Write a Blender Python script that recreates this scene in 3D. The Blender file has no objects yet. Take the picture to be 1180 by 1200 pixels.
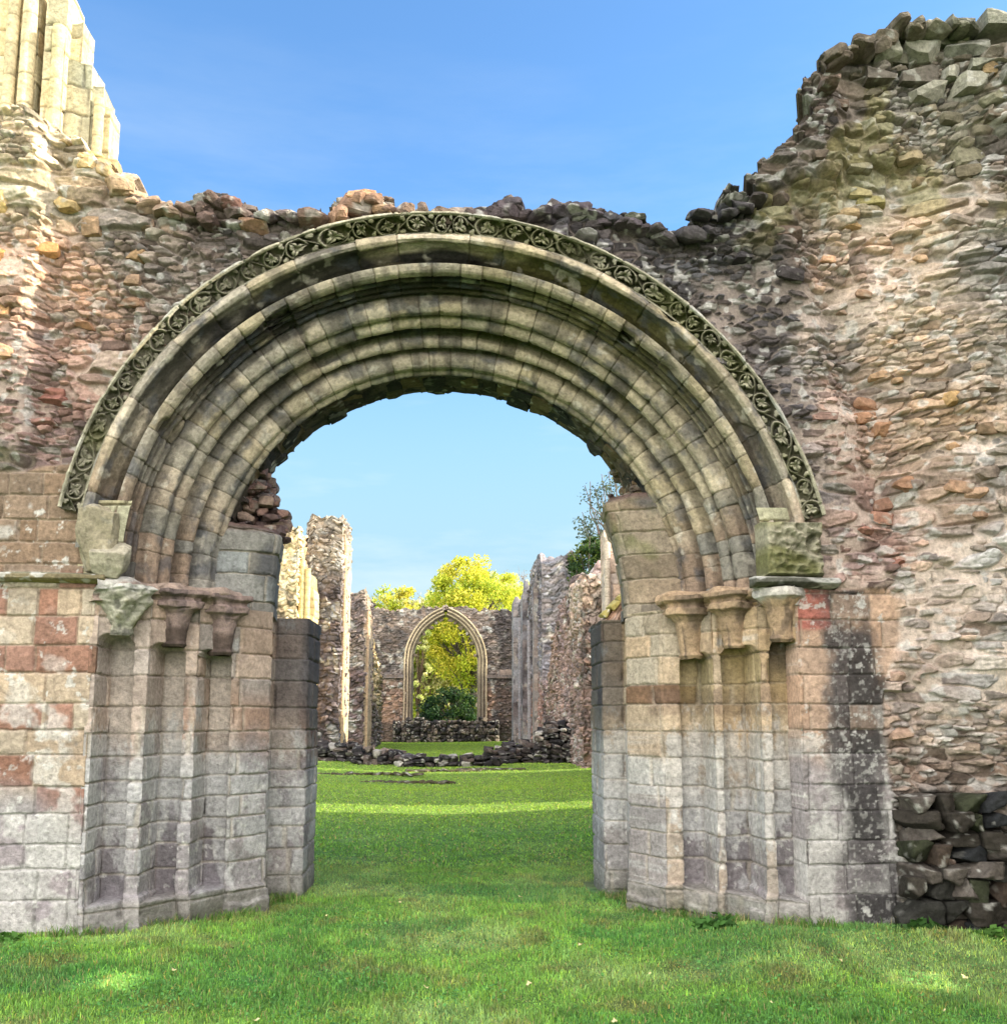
import bpy, numpy as np, random
from math import *
random.seed(7); RNG = np.random.default_rng(11)
f32 = np.float32
sc = bpy.context.scene; COL = sc.collection
# ------------------------------------------------------------------ camera model (metres, X right, Y along the nave, Z up)
YAW = radians(3); PIT = radians(8); FP = 1180.0; CX, CY = 590.0, 674.0; CAMZ = 1.6
_F = np.array([sin(YAW)*cos(PIT), cos(YAW)*cos(PIT), sin(PIT)]); _R = np.array([cos(YAW), -sin(YAW), 0.0]); _U = np.cross(_R, _F)
def un(px, py, Y):
    d = _F + (px-CX)/FP*_R - (py-CY)/FP*_U
    d = d/d[1]*Y
    return d[0], d[2]+CAMZ
def lin(c):
    c = np.asarray(c, dtype=float)/255.0
    return np.where(c <= .04045, c/12.92, ((c+.055)/1.055)**2.4)
# ------------------------------------------------------------------ noise
def _h(ix, iy, iz, seed):
    a = (ix.astype(np.uint32)*np.uint32(374761393)) ^ (iy.astype(np.uint32)*np.uint32(668265263)) ^ (iz.astype(np.uint32)*np.uint32(2147483647-5)) ^ np.uint32((seed*2654435761) & 0xffffffff)
    a = (a ^ (a >> np.uint32(13)))*np.uint32(1274126177)
    a = (a ^ (a >> np.uint32(16)))*np.uint32(2246822519)
    a = a ^ (a >> np.uint32(15))
    return (a & np.uint32(0xffffff)).astype(f32)*f32(1/16777215.0)
def vn(x, y, z, seed=0):
    x = np.asarray(x, f32); y = np.asarray(y, f32); z = np.asarray(z, f32)
    x, y, z = np.broadcast_arrays(x, y, z)
    fx = np.floor(x); fy = np.floor(y); fz = np.floor(z)
    ix = fx.astype(np.int32); iy = fy.astype(np.int32); iz = fz.astype(np.int32)
    u = x-fx; v = y-fy; w = z-fz
    u = u*u*(3-2*u); v = v*v*(3-2*v); w = w*w*(3-2*w)
    r = 0
    for a in (0, 1):
        for b in (0, 1):
            for c in (0, 1):
                r = r + _h(ix+a, iy+b, iz+c, seed)*(u if a else 1-u)*(v if b else 1-v)*(w if c else 1-w)
    return r*2-1
def fbm(x, y, z, seed=0, o=3, g=.5):
    s = 0; a = 1.0; t = 0
    for k in range(o):
        s = s + a*vn(x*(2**k)+k*17.3, y*(2**k)+k*5.1, z*(2**k)+k*9.7, seed+k); t += a; a *= g
    return s/t
def sst(a, b, x):
    t = np.clip((x-a)/(b-a), 0, 1); return t*t*(3-2*t)
def mix(a, b, t):
    t = np.asarray(t)[..., None] if np.ndim(a) > np.ndim(t) or np.ndim(b) > np.ndim(t) else t
    return a*(1-t)+b*t
# ------------------------------------------------------------------ stone layouts -> height, per-stone randoms, joint mask
def rubble(u, v, cw, ch, seed, wmin=.65, wmax=1.5, p=2.6, warp=.25):
    u = np.asarray(u, f32); v = np.asarray(v, f32)
    wu = vn(u/cw*.8, v/ch*.8, 3.3, seed+50)*warp*cw; wv = vn(u/cw*.6, v/ch*.8, 9.3, seed+51)*warp*ch
    wu = wu+vn(u/cw*3, v/ch*3, 5.3, seed+52)*.07*cw; wv = wv+vn(u/cw*3, v/ch*3, 1.3, seed+53)*.09*ch
    U = (u+wu)/cw; V = (v+wv)/ch
    row = np.floor(V).astype(np.int32)
    F1 = np.full(U.shape, 9.0, f32); F2 = F1.copy(); ID = np.zeros(U.shape, np.int32); JD = ID.copy(); DU = np.zeros(U.shape, f32); DV = DU.copy()
    for dj in (-1, 0, 1):
        j = row+dj; off = .5*(j & 1)
        i0 = np.floor(U-off).astype(np.int32)
        for di in (-1, 0, 1):
            i = i0+di
            su = i+off+.5+(_h(i, j, j*0, seed)-.5)*.85; sv = j+.5+(_h(i, j, j*0+1, seed)-.5)*.6
            w = wmin+(wmax-wmin)*_h(i, j, j*0+2, seed)**1.7
            du = U-su; dv = V-sv
            d = (np.abs(du)**p+np.abs(dv)**p)**(1/p)/w
            m = d < F1
            F2 = np.where(m, F1, np.minimum(F2, d)); F1 = np.where(m, d, F1)
            ID = np.where(m, i, ID); JD = np.where(m, j, JD); DU = np.where(m, du*cw, DU); DV = np.where(m, dv*ch, DV)
    r = [_h(ID, JD, JD*0+k, seed+9) for k in range(6)]
    return F2-F1, r, DU, DV, ID, JD
def rubble_height(u, v, seed, cw=.17, ch=.085, amp=1.0):
    e, r, du, dv, ID, JD = rubble(u, v, cw, ch, seed)
    body = sst(.03, .26, e)
    deep = sst(.75, 1.0, r[3])
    st = (-.02+.06*r[0]+.05*deep)*amp + (r[1]-.5)*.34*du*amp + (r[2]-.54)*.5*dv*amp
    st = st - .012*amp*(r[4] > .85)*3
    mort = (-.040+.014*fbm(u*4, v*4, 1.0, seed+3, 2))*amp
    h = mort*(1-body)+np.maximum(st, mort+.002)*body
    n1 = vn(u*22, v*34, .5, seed+20); n2 = vn(u*55, v*70, .5, seed+21)
    h = h+(.007*n1+.0045*n2)*amp*body
    fa = np.abs(vn(u*7, v*15, .2, seed+22)); fb = np.abs(vn(u*13, v*22, 4.2, seed+23)); h = h-(.016*(1-sst(0,.35,fa))*(r[5] > .35)+.008*(1-sst(0,.3,fb)))*amp*body
    jm = 1-sst(.03, .14, e)
    return h, r, jm
_rows = {}
def ashlar(u, v, seed, hmin=.17, hmax=.27, bw=.36, jw=.006, z0=-2.0, z1=14.0):
    key = (seed, hmin, hmax)
    if key not in _rows:
        g = np.random.default_rng(seed); z = [z0]
        while z[-1] < z1: z.append(z[-1]+g.uniform(hmin, hmax))
        _rows[key] = np.array(z)
    Z = _rows[key]
    u = np.asarray(u, f32)+.006*vn(u*5, v*5, 0, seed+1); v = np.asarray(v, f32)+.008*vn(u*2, v*1.5, 4, seed+2)+.004*vn(u*12, v*12, 4, seed+5)
    row = np.clip(np.searchsorted(Z, v.ravel())-1, 0, len(Z)-2).reshape(v.shape)
    dz = np.minimum(v-Z[row], Z[row+1]-v)
    U = u/bw; rr = row.astype(np.int32)
    i = np.floor(U).astype(np.int32)
    def bnd(k): return k+(_h(k, rr, rr*0, seed)-.5)*.62
    b0 = bnd(i); b1 = bnd(i+1); bm = bnd(i-1); b2 = bnd(i+2)
    lo = np.where(U < b0, bm, np.where(U >= b1, b1, b0)); hi = np.where(U < b0, b0, np.where(U >= b1, b2, b1)); bid = np.where(U < b0, i-1, np.where(U >= b1, i+1, i))
    dx = np.minimum(U-lo, hi-U)*bw
    d = np.minimum(dx, dz)
    r = [_h(bid, rr, rr*0+k, seed+5) for k in range(6)]
    return d, r, (U-(lo+hi)/2)*bw, v-(Z[row]+Z[row+1])/2
def ashlar_height(u, v, seed, **k):
    d, r, du, dv = ashlar(u, v, seed, **k)
    jw = .005+.004*(vn(u*8, v*8, 2, seed+8)*.5+.5)
    j = 1-sst(jw*.5, jw*1.7, d)
    chip = sst(.25, .7, vn(u*14, v*14, 6, seed+30))*(1-sst(.0, .035, d))
    h = (r[0]-.5)*.010+(r[1]-.5)*.03*du+(r[2]-.5)*.03*dv-.012*j-.010*chip-.004*(1-sst(0, .014, d))
    h = h+.0025*fbm(u*9, v*18, 3, seed+31, 2)
    return h, r, j
# ------------------------------------------------------------------ mesh builders
def new_obj(name, me, parent=None, mat=None):
    if mat: me.materials.append(mat)
    o = bpy.data.objects.new(name, me); COL.objects.link(o)
    if parent: o.parent = parent
    return o
def raw_mesh(name, V, loops, starts, totals, C=None, smooth=True):
    me = bpy.data.meshes.new(name)
    me.vertices.add(len(V)); me.vertices.foreach_set('co', np.ascontiguousarray(V, f32).ravel())
    me.loops.add(len(loops)); me.loops.foreach_set('vertex_index', loops.astype(np.int32).ravel())
    me.polygons.add(len(starts)); me.polygons.foreach_set('loop_start', starts.astype(np.int32))
    me.polygons.foreach_set('loop_total', totals.astype(np.int32))
    me.polygons.foreach_set('use_smooth', np.full(len(starts), smooth))
    if C is not None:
        a = me.color_attributes.new('Col', 'FLOAT_COLOR', 'POINT')
        cc = np.ones((len(V), 4), f32); cc[:, :3] = C; a.data.foreach_set('color', cc.ravel())
    me.update(calc_edges=True); me.validate()
    return me
def quad_mesh(name, V, Q, C=None, smooth=True):
    n = len(Q); return raw_mesh(name, V, Q.ravel(), np.arange(n)*4, np.full(n, 4), C, smooth)
def tri_mesh(name, V, T, C=None, smooth=False):
    n = len(T); return raw_mesh(name, V, T.ravel(), np.arange(n)*3, np.full(n, 3), C, smooth)
def grid_obj(name, P, C, mat, parent=None, mask=None, back=None, flip=False):
    """P (nu,nv,3) surface, optional face mask (nu-1,nv-1), optional back (vector or array) for a solid body"""
    nu, nv = P.shape[:2]; idx = np.arange(nu*nv).reshape(nu, nv)
    if mask is None: mask = np.ones((nu-1, nv-1), bool)
    a = idx[:-1, :-1][mask]; b = idx[1:, :-1][mask]; c = idx[1:, 1:][mask]; d = idx[:-1, 1:][mask]
    Q = np.stack([a, b, c, d], 1)
    V = P.reshape(-1, 3); CC = C.reshape(-1, 3)
    if back is not None:
        B = (P+back) if np.ndim(back) == 1 else back
        N = nu*nv; V = np.concatenate([V, B.reshape(-1, 3)]); CC = np.concatenate([CC, CC*.9])
        Qs = [Q, Q[:, ::-1]+N]
        m = np.pad(mask, 1)
        for (di, dj, e0, e1) in ((-1, 0, (0, 0), (0, 1)), (1, 0, (1, 1), (1, 0)), (0, -1, (1, 0), (0, 0)), (0, 1, (0, 1), (1, 1))):
            nb = m[1+di:m.shape[0]-1+di, 1+dj:m.shape[1]-1+dj]
            ii, jj = np.nonzero(mask & ~nb)
            p = idx[ii+e0[0], jj+e0[1]]; q = idx[ii+e1[0], jj+e1[1]]
            Qs.append(np.stack([p, q, q+N, p+N], 1))
        Q = np.concatenate(Qs)
    used = np.zeros(len(V), bool); used[Q.ravel()] = True
    remap = np.cumsum(used)-1
    Q = remap[Q]; V = V[used]; CC = CC[used]
    if flip: Q = Q[:, ::-1]
    return new_obj(name, quad_mesh(name, V, Q, CC), parent, mat)
def empty(name, loc=(0, 0, 0)):
    o = bpy.data.objects.new(name, None); o.location = loc; COL.objects.link(o); return o
def tag(o, label=None, cat=None, group=None, kind=None):
    if label: o['label'] = label
    if cat: o['category'] = cat
    if group: o['group'] = group
    if kind: o['kind'] = kind
    return o
# rocks -------------------------------------------------------------
def _cube(n):
    t = np.linspace(-1, 1, n+1); vs = []; qs = []
    for ax in range(3):
        for s in (-1, 1):
            A, B = np.meshgrid(t, t, indexing='ij'); o = np.zeros(A.shape+(3,)); o[..., ax] = s; o[..., (ax+1) % 3] = A*s; o[..., (ax+2) % 3] = B
            base = len(vs)*(n+1)**2; vs.append(o.reshape(-1, 3)); I = np.arange((n+1)**2).reshape(n+1, n+1)+base
            qs.append(np.stack([I[:-1, :-1], I[1:, :-1], I[1:, 1:], I[:-1, 1:]], -1).reshape(-1, 4))
    V = np.concatenate(vs); Q = np.concatenate(qs)
    k = np.round(V*1000).astype(int); _, first, inv = np.unique(k, axis=0, return_index=True, return_inverse=True); inv = inv.ravel()
    return V[first], inv[Q]
CUBE = {n: _cube(n) for n in (2, 3, 5, 7, 12, 20, 40)}
class Rocks:
    def __init__(s): s.V = []; s.Q = []; s.C = []; s.n = 0
    def add(s, c, size, col, n=5, seed=None, rot=None, square=.5, rough=.1):
        g = np.random.default_rng(seed if seed is not None else random.randrange(1 << 30))
        V, Q = CUBE[n]; d = V/np.linalg.norm(V, axis=1, keepdims=True)
        P = V*square+d*1.15*(1-square)
        for k in range(5):
            nn = g.normal(size=3); nn /= np.linalg.norm(nn); ex = np.maximum(0, P@nn-g.uniform(.72, 1.02)); P = P-ex[:, None]*nn
        o = g.uniform(0, 50, 3)
        nz = fbm(P[:, 0]*1.6+o[0], P[:, 1]*1.6+o[1], P[:, 2]*1.6+o[2], 5, 3); P = P*(1+rough*nz)[:, None]
        P = P*np.array(size)
        a, b, e = rot if rot is not None else (g.uniform(-.25, .25), g.uniform(-.25, .25), g.uniform(-.5, .5))
        Rx = np.array([[1, 0, 0], [0, cos(a), -sin(a)], [0, sin(a), cos(a)]]); Ry = np.array([[cos(b), 0, sin(b)], [0, 1, 0], [-sin(b), 0, cos(b)]]); Rz = np.array([[cos(e), -sin(e), 0], [sin(e), cos(e), 0], [0, 0, 1]])
        P = P@(Rz@Ry@Rx).T+np.array(c)
        q = fbm(P[:, 0]*9, P[:, 1]*9, P[:, 2]*9, 8, 3)
        C = np.array(col)[None]*(1+.35*q[:, None])
        li = sst(.25, .42, fbm(P[:, 0]*14+3, P[:, 1]*14, P[:, 2]*14, 18, 2))[:, None]*g.uniform(0, .8); C = C*(1-li)+np.array([.42, .42, .38])*li
        s.V.append(P); s.Q.append(Q+s.n); s.C.append(C); s.n += len(P)
    def build(s, name, mat, parent=None, smooth=False):
        return new_obj(name, quad_mesh(name, np.concatenate(s.V), np.concatenate(s.Q), np.concatenate(s.C), smooth), parent, mat)
# ------------------------------------------------------------------ materials
def nodes(m):
    m.use_nodes = True; nt = m.node_tree; nt.nodes.clear(); return nt, nt.nodes.new
def stone_mat(name, b1=.5, b2=.6, sc1=38, sc2=150, rough=.92, speck=.25):
    m = bpy.data.materials.new(name); nt, N = nodes(m); L = nt.links.new
    out = N('ShaderNodeOutputMaterial'); bs = N('ShaderNodeBsdfPrincipled'); L(bs.outputs[0], out.inputs[0])
    bs.inputs['Roughness'].default_value = rough; bs.inputs['Specular IOR Level'].default_value = .25
    at = N('ShaderNodeAttribute'); at.attribute_name = 'Col'
    tc = N('ShaderNodeNewGeometry')
    n1 = N('ShaderNodeTexNoise'); n1.inputs['Scale'].default_value = sc1; n1.inputs['Detail'].default_value = 7; n1.inputs['Roughness'].default_value = .68
    n2 = N('ShaderNodeTexNoise'); n2.inputs['Scale'].default_value = sc2; n2.inputs['Detail'].default_value = 4; n2.inputs['Roughness'].default_value = .7
    n3 = N('ShaderNodeTexNoise'); n3.inputs['Scale'].default_value = sc1*.22; n3.inputs['Detail'].default_value = 5
    for n in (n1, n2, n3): L(tc.outputs['Position'], n.inputs['Vector'])
    mr = N('ShaderNodeMapRange'); mr.inputs['From Min'].default_value = .3; mr.inputs['From Max'].default_value = .7; mr.inputs['To Min'].default_value = .60; mr.inputs['To Max'].default_value = 1.42; L(n1.outputs[0], mr.inputs['Value'])
    mr3 = N('ShaderNodeMapRange'); mr3.inputs['From Min'].default_value = .3; mr3.inputs['From Max'].default_value = .7; mr3.inputs['To Min'].default_value = .85; mr3.inputs['To Max'].default_value = 1.15; L(n3.outputs[0], mr3.inputs['Value'])
    mu = N('ShaderNodeMath'); mu.operation = 'MULTIPLY'; L(mr.outputs[0], mu.inputs[0]); L(mr3.outputs[0], mu.inputs[1])
    vm = N('ShaderNodeVectorMath'); vm.operation = 'SCALE'; L(at.outputs['Color'], vm.inputs[0]); L(mu.outputs[0], vm.inputs['Scale'])
    # pale lichen specks and dark pits with their own outlines
    sp = N('ShaderNodeMapRange'); sp.inputs['From Min'].default_value = .66; sp.inputs['From Max'].default_value = .74; sp.inputs['To Max'].default_value = speck; L(n2.outputs[0], sp.inputs['Value'])
    mx = N('ShaderNodeMix'); mx.data_type = 'RGBA'; mx.inputs['B'].default_value = (.52, .51, .47, 1); L(sp.outputs[0], mx.inputs['Factor']); L(vm.outputs[0], mx.inputs['A'])
    pt = N('ShaderNodeMapRange'); pt.inputs['From Min'].default_value = .37; pt.inputs['From Max'].default_value = .29; pt.inputs['To Max'].default_value = .55; L(n2.outputs[0], pt.inputs['Value'])
    mx2 = N('ShaderNodeMix'); mx2.data_type = 'RGBA'; mx2.inputs['B'].default_value = (.05, .045, .04, 1); L(pt.outputs[0], mx2.inputs['Factor']); L(mx.outputs['Result'], mx2.inputs['A'])
    L(mx2.outputs['Result'], bs.inputs['Base Color'])
    bu = N('ShaderNodeBump'); bu.inputs['Strength'].default_value = b1; bu.inputs['Distance'].default_value = .02; L(n1.outputs[0], bu.inputs['Height'])
    bu2 = N('ShaderNodeBump'); bu2.inputs['Strength'].default_value = b2; bu2.inputs['Distance'].default_value = .005; L(n2.outputs[0], bu2.inputs['Height']); L(bu.outputs[0], bu2.inputs['Normal'])
    L(bu2.outputs[0], bs.inputs['Normal'])
    return m
M_STONE = stone_mat('weathered_sandstone', .9, .9, 26, 110)
M_FAR = stone_mat('distant_sandstone', .8, .3, 9, 30, speck=.5)
def attr_mat(name, rough=.6, transl=0.0, noise=0, spec=.3):
    m = bpy.data.materials.new(name); nt, N = nodes(m); L = nt.links.new
    out = N('ShaderNodeOutputMaterial'); at = N('ShaderNodeAttribute'); at.attribute_name = 'Col'
    bs = N('ShaderNodeBsdfPrincipled'); bs.inputs['Roughness'].default_value = rough; bs.inputs['Specular IOR Level'].default_value = spec
    src = at.outputs['Color']
    if noise:
        tc = N('ShaderNodeNewGeometry'); n1 = N('ShaderNodeTexNoise'); n1.inputs['Scale'].default_value = noise; n1.inputs['Detail'].default_value = 6; L(tc.outputs['Position'], n1.inputs['Vector'])
        mr = N('ShaderNodeMapRange'); mr.inputs['From Min'].default_value = .3; mr.inputs['From Max'].default_value = .7; mr.inputs['To Min'].default_value = .6; mr.inputs['To Max'].default_value = 1.35; L(n1.outputs[0], mr.inputs['Value'])
        vm = N('ShaderNodeVectorMath'); vm.operation = 'SCALE'; L(src, vm.inputs[0]); L(mr.outputs[0], vm.inputs['Scale']); src = vm.outputs[0]
        bu = N('ShaderNodeBump'); bu.inputs['Strength'].default_value = .6; bu.inputs['Distance'].default_value = .03; L(n1.outputs[0], bu.inputs['Height']); L(bu.outputs[0], bs.inputs['Normal'])
    L(src, bs.inputs['Base Color'])
    if transl:
        tr = N('ShaderNodeBsdfTranslucent'); L(src, tr.inputs['Color']); ms = N('ShaderNodeMixShader'); ms.inputs[0].default_value = transl
        L(bs.outputs[0], ms.inputs[1]); L(tr.outputs[0], ms.inputs[2]); L(ms.outputs[0], out.inputs[0])
    else: L(bs.outputs[0], out.inputs[0])
    return m
M_GRASS = attr_mat('grass_blades', .55, .25); M_LEAF = attr_mat('tree_leaves', .6, .42); M_BARK = attr_mat('bark', .9, noise=12); M_SOIL = attr_mat('turf', .95, noise=7)
M_DLEAF = attr_mat('fallen_leaf', .7, .15)
# ------------------------------------------------------------------ palette helper: soft map of stone colours over the front
Y0 = 7.75; ZC = 2.62; LEAN = -.035
ANCH = [(40,215,205,180,130),(70,330,195,140,100),(150,290,150,130,112),(250,265,92,78,72),(320,262,90,80,78),(210,330,120,105,92),(110,420,172,125,100),(60,470,150,105,92),(60,530,140,105,100),(40,600,150,125,108),(110,560,120,105,85),
 (420,240,150,120,100),(500,245,120,105,95),(600,248,72,64,66),(680,255,76,70,76),(745,258,92,84,88),(850,260,64,62,64),(800,300,78,74,76),(900,305,60,58,60),(915,380,66,62,66),(930,460,85,78,82),(1100,60,128,128,112),(1020,60,100,92,80),(950,150,96,82,74),(1000,180,100,92,78),(1100,110,120,110,98),(1120,180,135,130,108),(1160,200,120,105,92),(1020,240,150,142,104),
 (1000,300,200,158,128),(1050,270,185,152,118),(1060,400,192,160,122),(1140,330,150,145,138),(1140,430,168,152,132),(1150,560,176,164,152),(965,400,165,150,140),(990,470,172,132,112),(1040,520,176,134,106),(1090,500,190,152,108),(1010,560,170,124,108),(1020,650,165,120,106),(1080,600,176,142,116),(1150,660,186,176,166),(960,560,130,118,114),(1100,720,175,150,130),(1150,780,190,178,166),(1080,800,165,140,125),(1120,860,176,158,142),(1150,920,150,128,112),(1080,900,160,130,110),(1160,1000,80,76,66),(1100,960,90,86,78),(1100,1060,84,80,62)]
_AX = np.array([un(a[0], a[1], Y0) for a in ANCH]); _AC = lin(np.array([a[2:] for a in ANCH]))
def palette(x, z, k=.16):
    num = np.zeros(x.shape+(3,), f32); den = np.zeros(x.shape, f32)
    wx = x+.12*vn(x*2.2, z*2.2, 0, 91); wz = z+.12*vn(x*2.2, z*2.2, 5, 92)
    for (ax, az), c in zip(_AX, _AC):
        w = 1/((wx-ax)**2+(wz-az)**2+.015)**2
        num += w[..., None]*c.astype(f32); den += w
    return num/den[..., None]
def vary(C, r, s=.22, warm=.1):
    v = 1+s*2*(r[3]-.5); t = (r[4]-.5)*2*warm
    C = C*v[..., None]
    return C*np.stack([1+t, np.ones_like(t), 1-t], -1)
LICH = lin((205, 205, 200)); DARK = lin((48, 46, 50)); GREYL = lin((150, 150, 156)); MORT = lin((186, 172, 160)); MOSS = lin((104, 102, 32)); RED = lin((154, 118, 102)); BUFF = lin((178, 162, 142))
ALB = .92
# ------------------------------------------------------------------ THE WEST FRONT
front = tag(empty('ruined_west_front', (0, Y0, 0)), 'big ruined sandstone abbey front pierced by a round moulded arch, rubble above it', 'ruin')
PUT = []
def put(o):
    PUT.append(o); return o
OUT = [(-200,150),(60,150),(130,196),(152,214),(196,243),(232,236),(262,230),(300,246),(335,247),(385,250),(408,230),(435,226),(470,240),(520,246),(560,246),(600,236),(640,244),(672,240),(720,250),(768,262),(805,268),(826,244),(855,236),(880,222),(903,216),(903,190),(925,160),(938,142),(942,110),(962,84),(965,60),(985,42),(1015,42),(1044,20),(1140,20),(1150,50),(1180,60),(1300,66),(1420,90)]
_OX = np.array([un(a, b, Y0 if a < 900 else Y0-.33) for a, b in OUT])
def top_of(x): return np.interp(x, _OX[:, 0], _OX[:, 1])
def rad_of(x, z):
    xx = x-LEAN*np.maximum(z-ZC, 0); return np.sqrt(xx**2+np.maximum(z-ZC, 0)**2)
def ash_mask(x, z):
    n = .06*vn(x*3, z*3, 0, 77); n2 = .14*vn(x*2.2, z*1.3, 0, 78)
    A1 = sst(-.02, .02, (3.50+n-z))*(x < 0)*sst(-.02,.02,(x+5.6))
    A2 = sst(-.02, .02, (2.60+n*.3-z))*sst(-.02, .02, (3.42+n2-x))*(x > 0)
    return np.maximum(A1, A2)
def front_relief(x, z):
    r = rad_of(x, z)
    far = sst(2.95, 3.5, r)
    H = .12*fbm(x*1.1, z*1.3, 0, 301, 3)*far+.05*fbm(x*3, z*4, 2, 305, 2)*far
    # core of the tower stands proud on the right, a hollow runs down beside it
    H = H+.30*sst(3.55, 4.3, x+.25*vn(z*1.1, 0, 0, 7)-.10*(z-4)*(z > 4))*sst(0, .6, z)
    vx = np.interp(z, [2.6, 3.6, 4.6, 5.6, 6.2], [3.55, 3.45, 3.25, 3.0, 2.9]); H = H-.20*np.exp(-((x-vx)/.20)**2)*sst(2.7, 3.3, z)*(1-sst(5.6, 6.1, z))
    H = H+.14*sst(5.9, 6.1, z-.25*(x-3))*(x > 2.2)
    H = H+.10*sst(2.4, 2.9, x)*(1-sst(3.1, 3.3, x))*sst(4.9, 5.3, z)
    # bulge of standing ashlar core at the far left edge
    H = H+.15*sst(-3.12, -3.30, x+.10*vn(z*3, x*2, 0, 8))*sst(3.5, 3.65, z)*(x < 0)
    H = H+.07*sst(5.0, 5.5, z)*sst(-2.2, -3.0, x)
    H = H+.10*sst(.9, 0, z)*(x > 3.2)
    return H*(1-ash_mask(x, z))+.01*ash_mask(x, z)
def front_shape(x, z):
    m = ash_mask(x, z)
    h1, r1, j1 = rubble_height(x, z, 41, .17, .072, 1.08)
    h1b, r1b, j1b = rubble_height(x, z, 43, .10, .045, .8)
    sel = sst(.05, .1, vn(x*2.6, z*2.6, 0, 44)+.1)          # patches of small packing stones between the larger ones
    h1 = h1*(1-sel)+h1b*sel; j1 = j1*(1-sel)+j1b*sel; r1 = [a*(1-sel)+b*sel for a, b in zip(r1, r1b)]
    h1c, r1c, j1c = rubble_height(x, z, 47, .32, .13, 1.0)
    sel = sst(.28, .33, vn(x*1.5+3, z*2.1, 0, 48)); h1 = h1*(1-sel)+(h1c+.012)*sel; j1 = j1*(1-sel)+j1c*sel; r1 = [a*(1-sel)+b*sel for a, b in zip(r1, r1c)]
    # pale slurry of old mortar smeared over some of the rubble
    sm = sst(-.12, .22, fbm(x*1.7, z*2.2, 0, 45, 3))*(1-sst(4.9, 5.6, z-.4*(x > 2.5)))
    lvl = -.006+.016*fbm(x*6, z*8, 0, 46, 2)
    hs = np.maximum(h1, lvl); cov = sst(.004, -.004, h1-lvl)*sm; h1 = h1*(1-sm)+hs*sm
    h2, r2, j2 = ashlar_height(x, z, 51, hmin=.17, hmax=.235, bw=.34)
    H = front_relief(x, z)+h1*(1-m)+h2*m
    C = palette(x, z); C = mix(C, C.mean(-1, keepdims=True)*np.array([1.04, 1.0, .95]), np.full(x.shape, .46))*1.12
    C1 = vary(C, r1, .36, .08)
    cr = sst(-.012, -.034, h1)*(1-cov); C1 = C1*(1-.3*cr)[..., None]
    pk = (r1[5] > .86)[..., None]; C1 = np.where(pk, C1*.45+lin((150, 150, 140))*.5, C1)
    dk = (r1[5] < .12)[..., None]; C1 = np.where(dk, C1*.5, C1)
    jm = np.clip(np.maximum(j1*.6, cov), 0, 1)
    mc = C*.35+MORT*.56*(.45+C.mean(-1, keepdims=True)/.33)
    C1 = mix(C1, mc, jm)
    # ashlar faces
    left = (x < 0)
    red = (r2[5] < .46+.2*sst(-2.95, -3.1, x))[..., None]; b = np.where(red, RED*.95, BUFF*.98)
    b = np.where(left[..., None], b, lin((178, 152, 132)))
    tl = sst(2.66, 2.72, z)*left; b = mix(b, lin((136, 116, 98)), tl)
    C2 = vary(b*np.ones_like(C), r2, .16, .05)
    rr = sst(2.62, 2.6, z)*sst(2.25, 2.3, z)*(x > 2.72)*(x < 2.98); C2 = mix(C2, lin((176, 112, 100)), rr)
    C2 = mix(C2, lin((172, 156, 138))*.95, j2*.6)
    gl = sst(-.15, .35, 1.35-.3*left-z+.5*fbm(x*1.5, z*1.5, 3, 61, 3)); C2 = mix(C2, GREYL*.98*np.ones_like(C2)*(1+.25*(r2[3]-.5))[..., None], gl*.78)
    wl = sst(.10, .30, fbm(x*5, z*5, 3, 63, 4)+.28*sst(1.3, .5, z)-.18*sst(1.6, 2.3, z)+.12*(x > 0)); C2 = mix(C2, LICH*.95, wl*.55*sst(2.6, 1.6, z)+.5*wl*tl)
    # black crust running down the right hand edge of the ashlar, speckled white
    bx = np.interp(z, [0, .6, 1.2, 1.8, 2.6], [3.22, 3.2, 3.18, 3.14, 3.10]); ww = np.interp(z, [0, .8, 1.6, 2.6], [.24, .17, .20, .15])
    bd = sst(1.55, .6, np.abs(x-bx+(r2[2]-.5)*.10+.20*fbm(x*4, z*2.5, 0, 66, 4, .65))/ww)*sst(-.75, -.1, fbm(x*3, z*3, 8, 65, 3)+.25)*(x > 0)*sst(2.62, 2.58, z)
    C2 = mix(C2, lin((70, 67, 68))*(1.0+.9*(r2[3]-.5)+.5*fbm(x*5, z*5, 0, 64, 3))[..., None], bd*(.55+.4*(r2[4] > .25)))
    spk = np.maximum(sst(.26, .46, fbm(x*15, z*15, 0, 68, 4, .7)), sst(.45, .6, vn(x*48, z*48, 0, 67))*.8); C2 = mix(C2, LICH, spk*np.minimum(bd*1.4, 1)*.6*(.5+.5*sst(-.2, .3, fbm(x*3, z*3, 2, 63, 2))))
    spk2 = sst(.24, .36, fbm(x*13, z*13, 0, 69, 4, .7))*sst(-.2, .2, fbm(x*2, z*2, 4, 70, 2)); C2 = mix(C2, LICH, spk2*.7)
    C = mix(C1, C2, m)
    # lichen spots on the dark top courses
    s3 = sst(.36, .46, fbm(x*12, z*12, 9, 71, 2)); C = mix(C, LICH*.9, s3*.55*(1-m))
    yl = sst(.25, .5, fbm(x*3.1, z*3.1, 9, 72, 2))*sst(5.2, 5.8, z)*(x > 2); C = mix(C, lin((150, 144, 92)), yl*.4)
    return H, C, m
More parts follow.
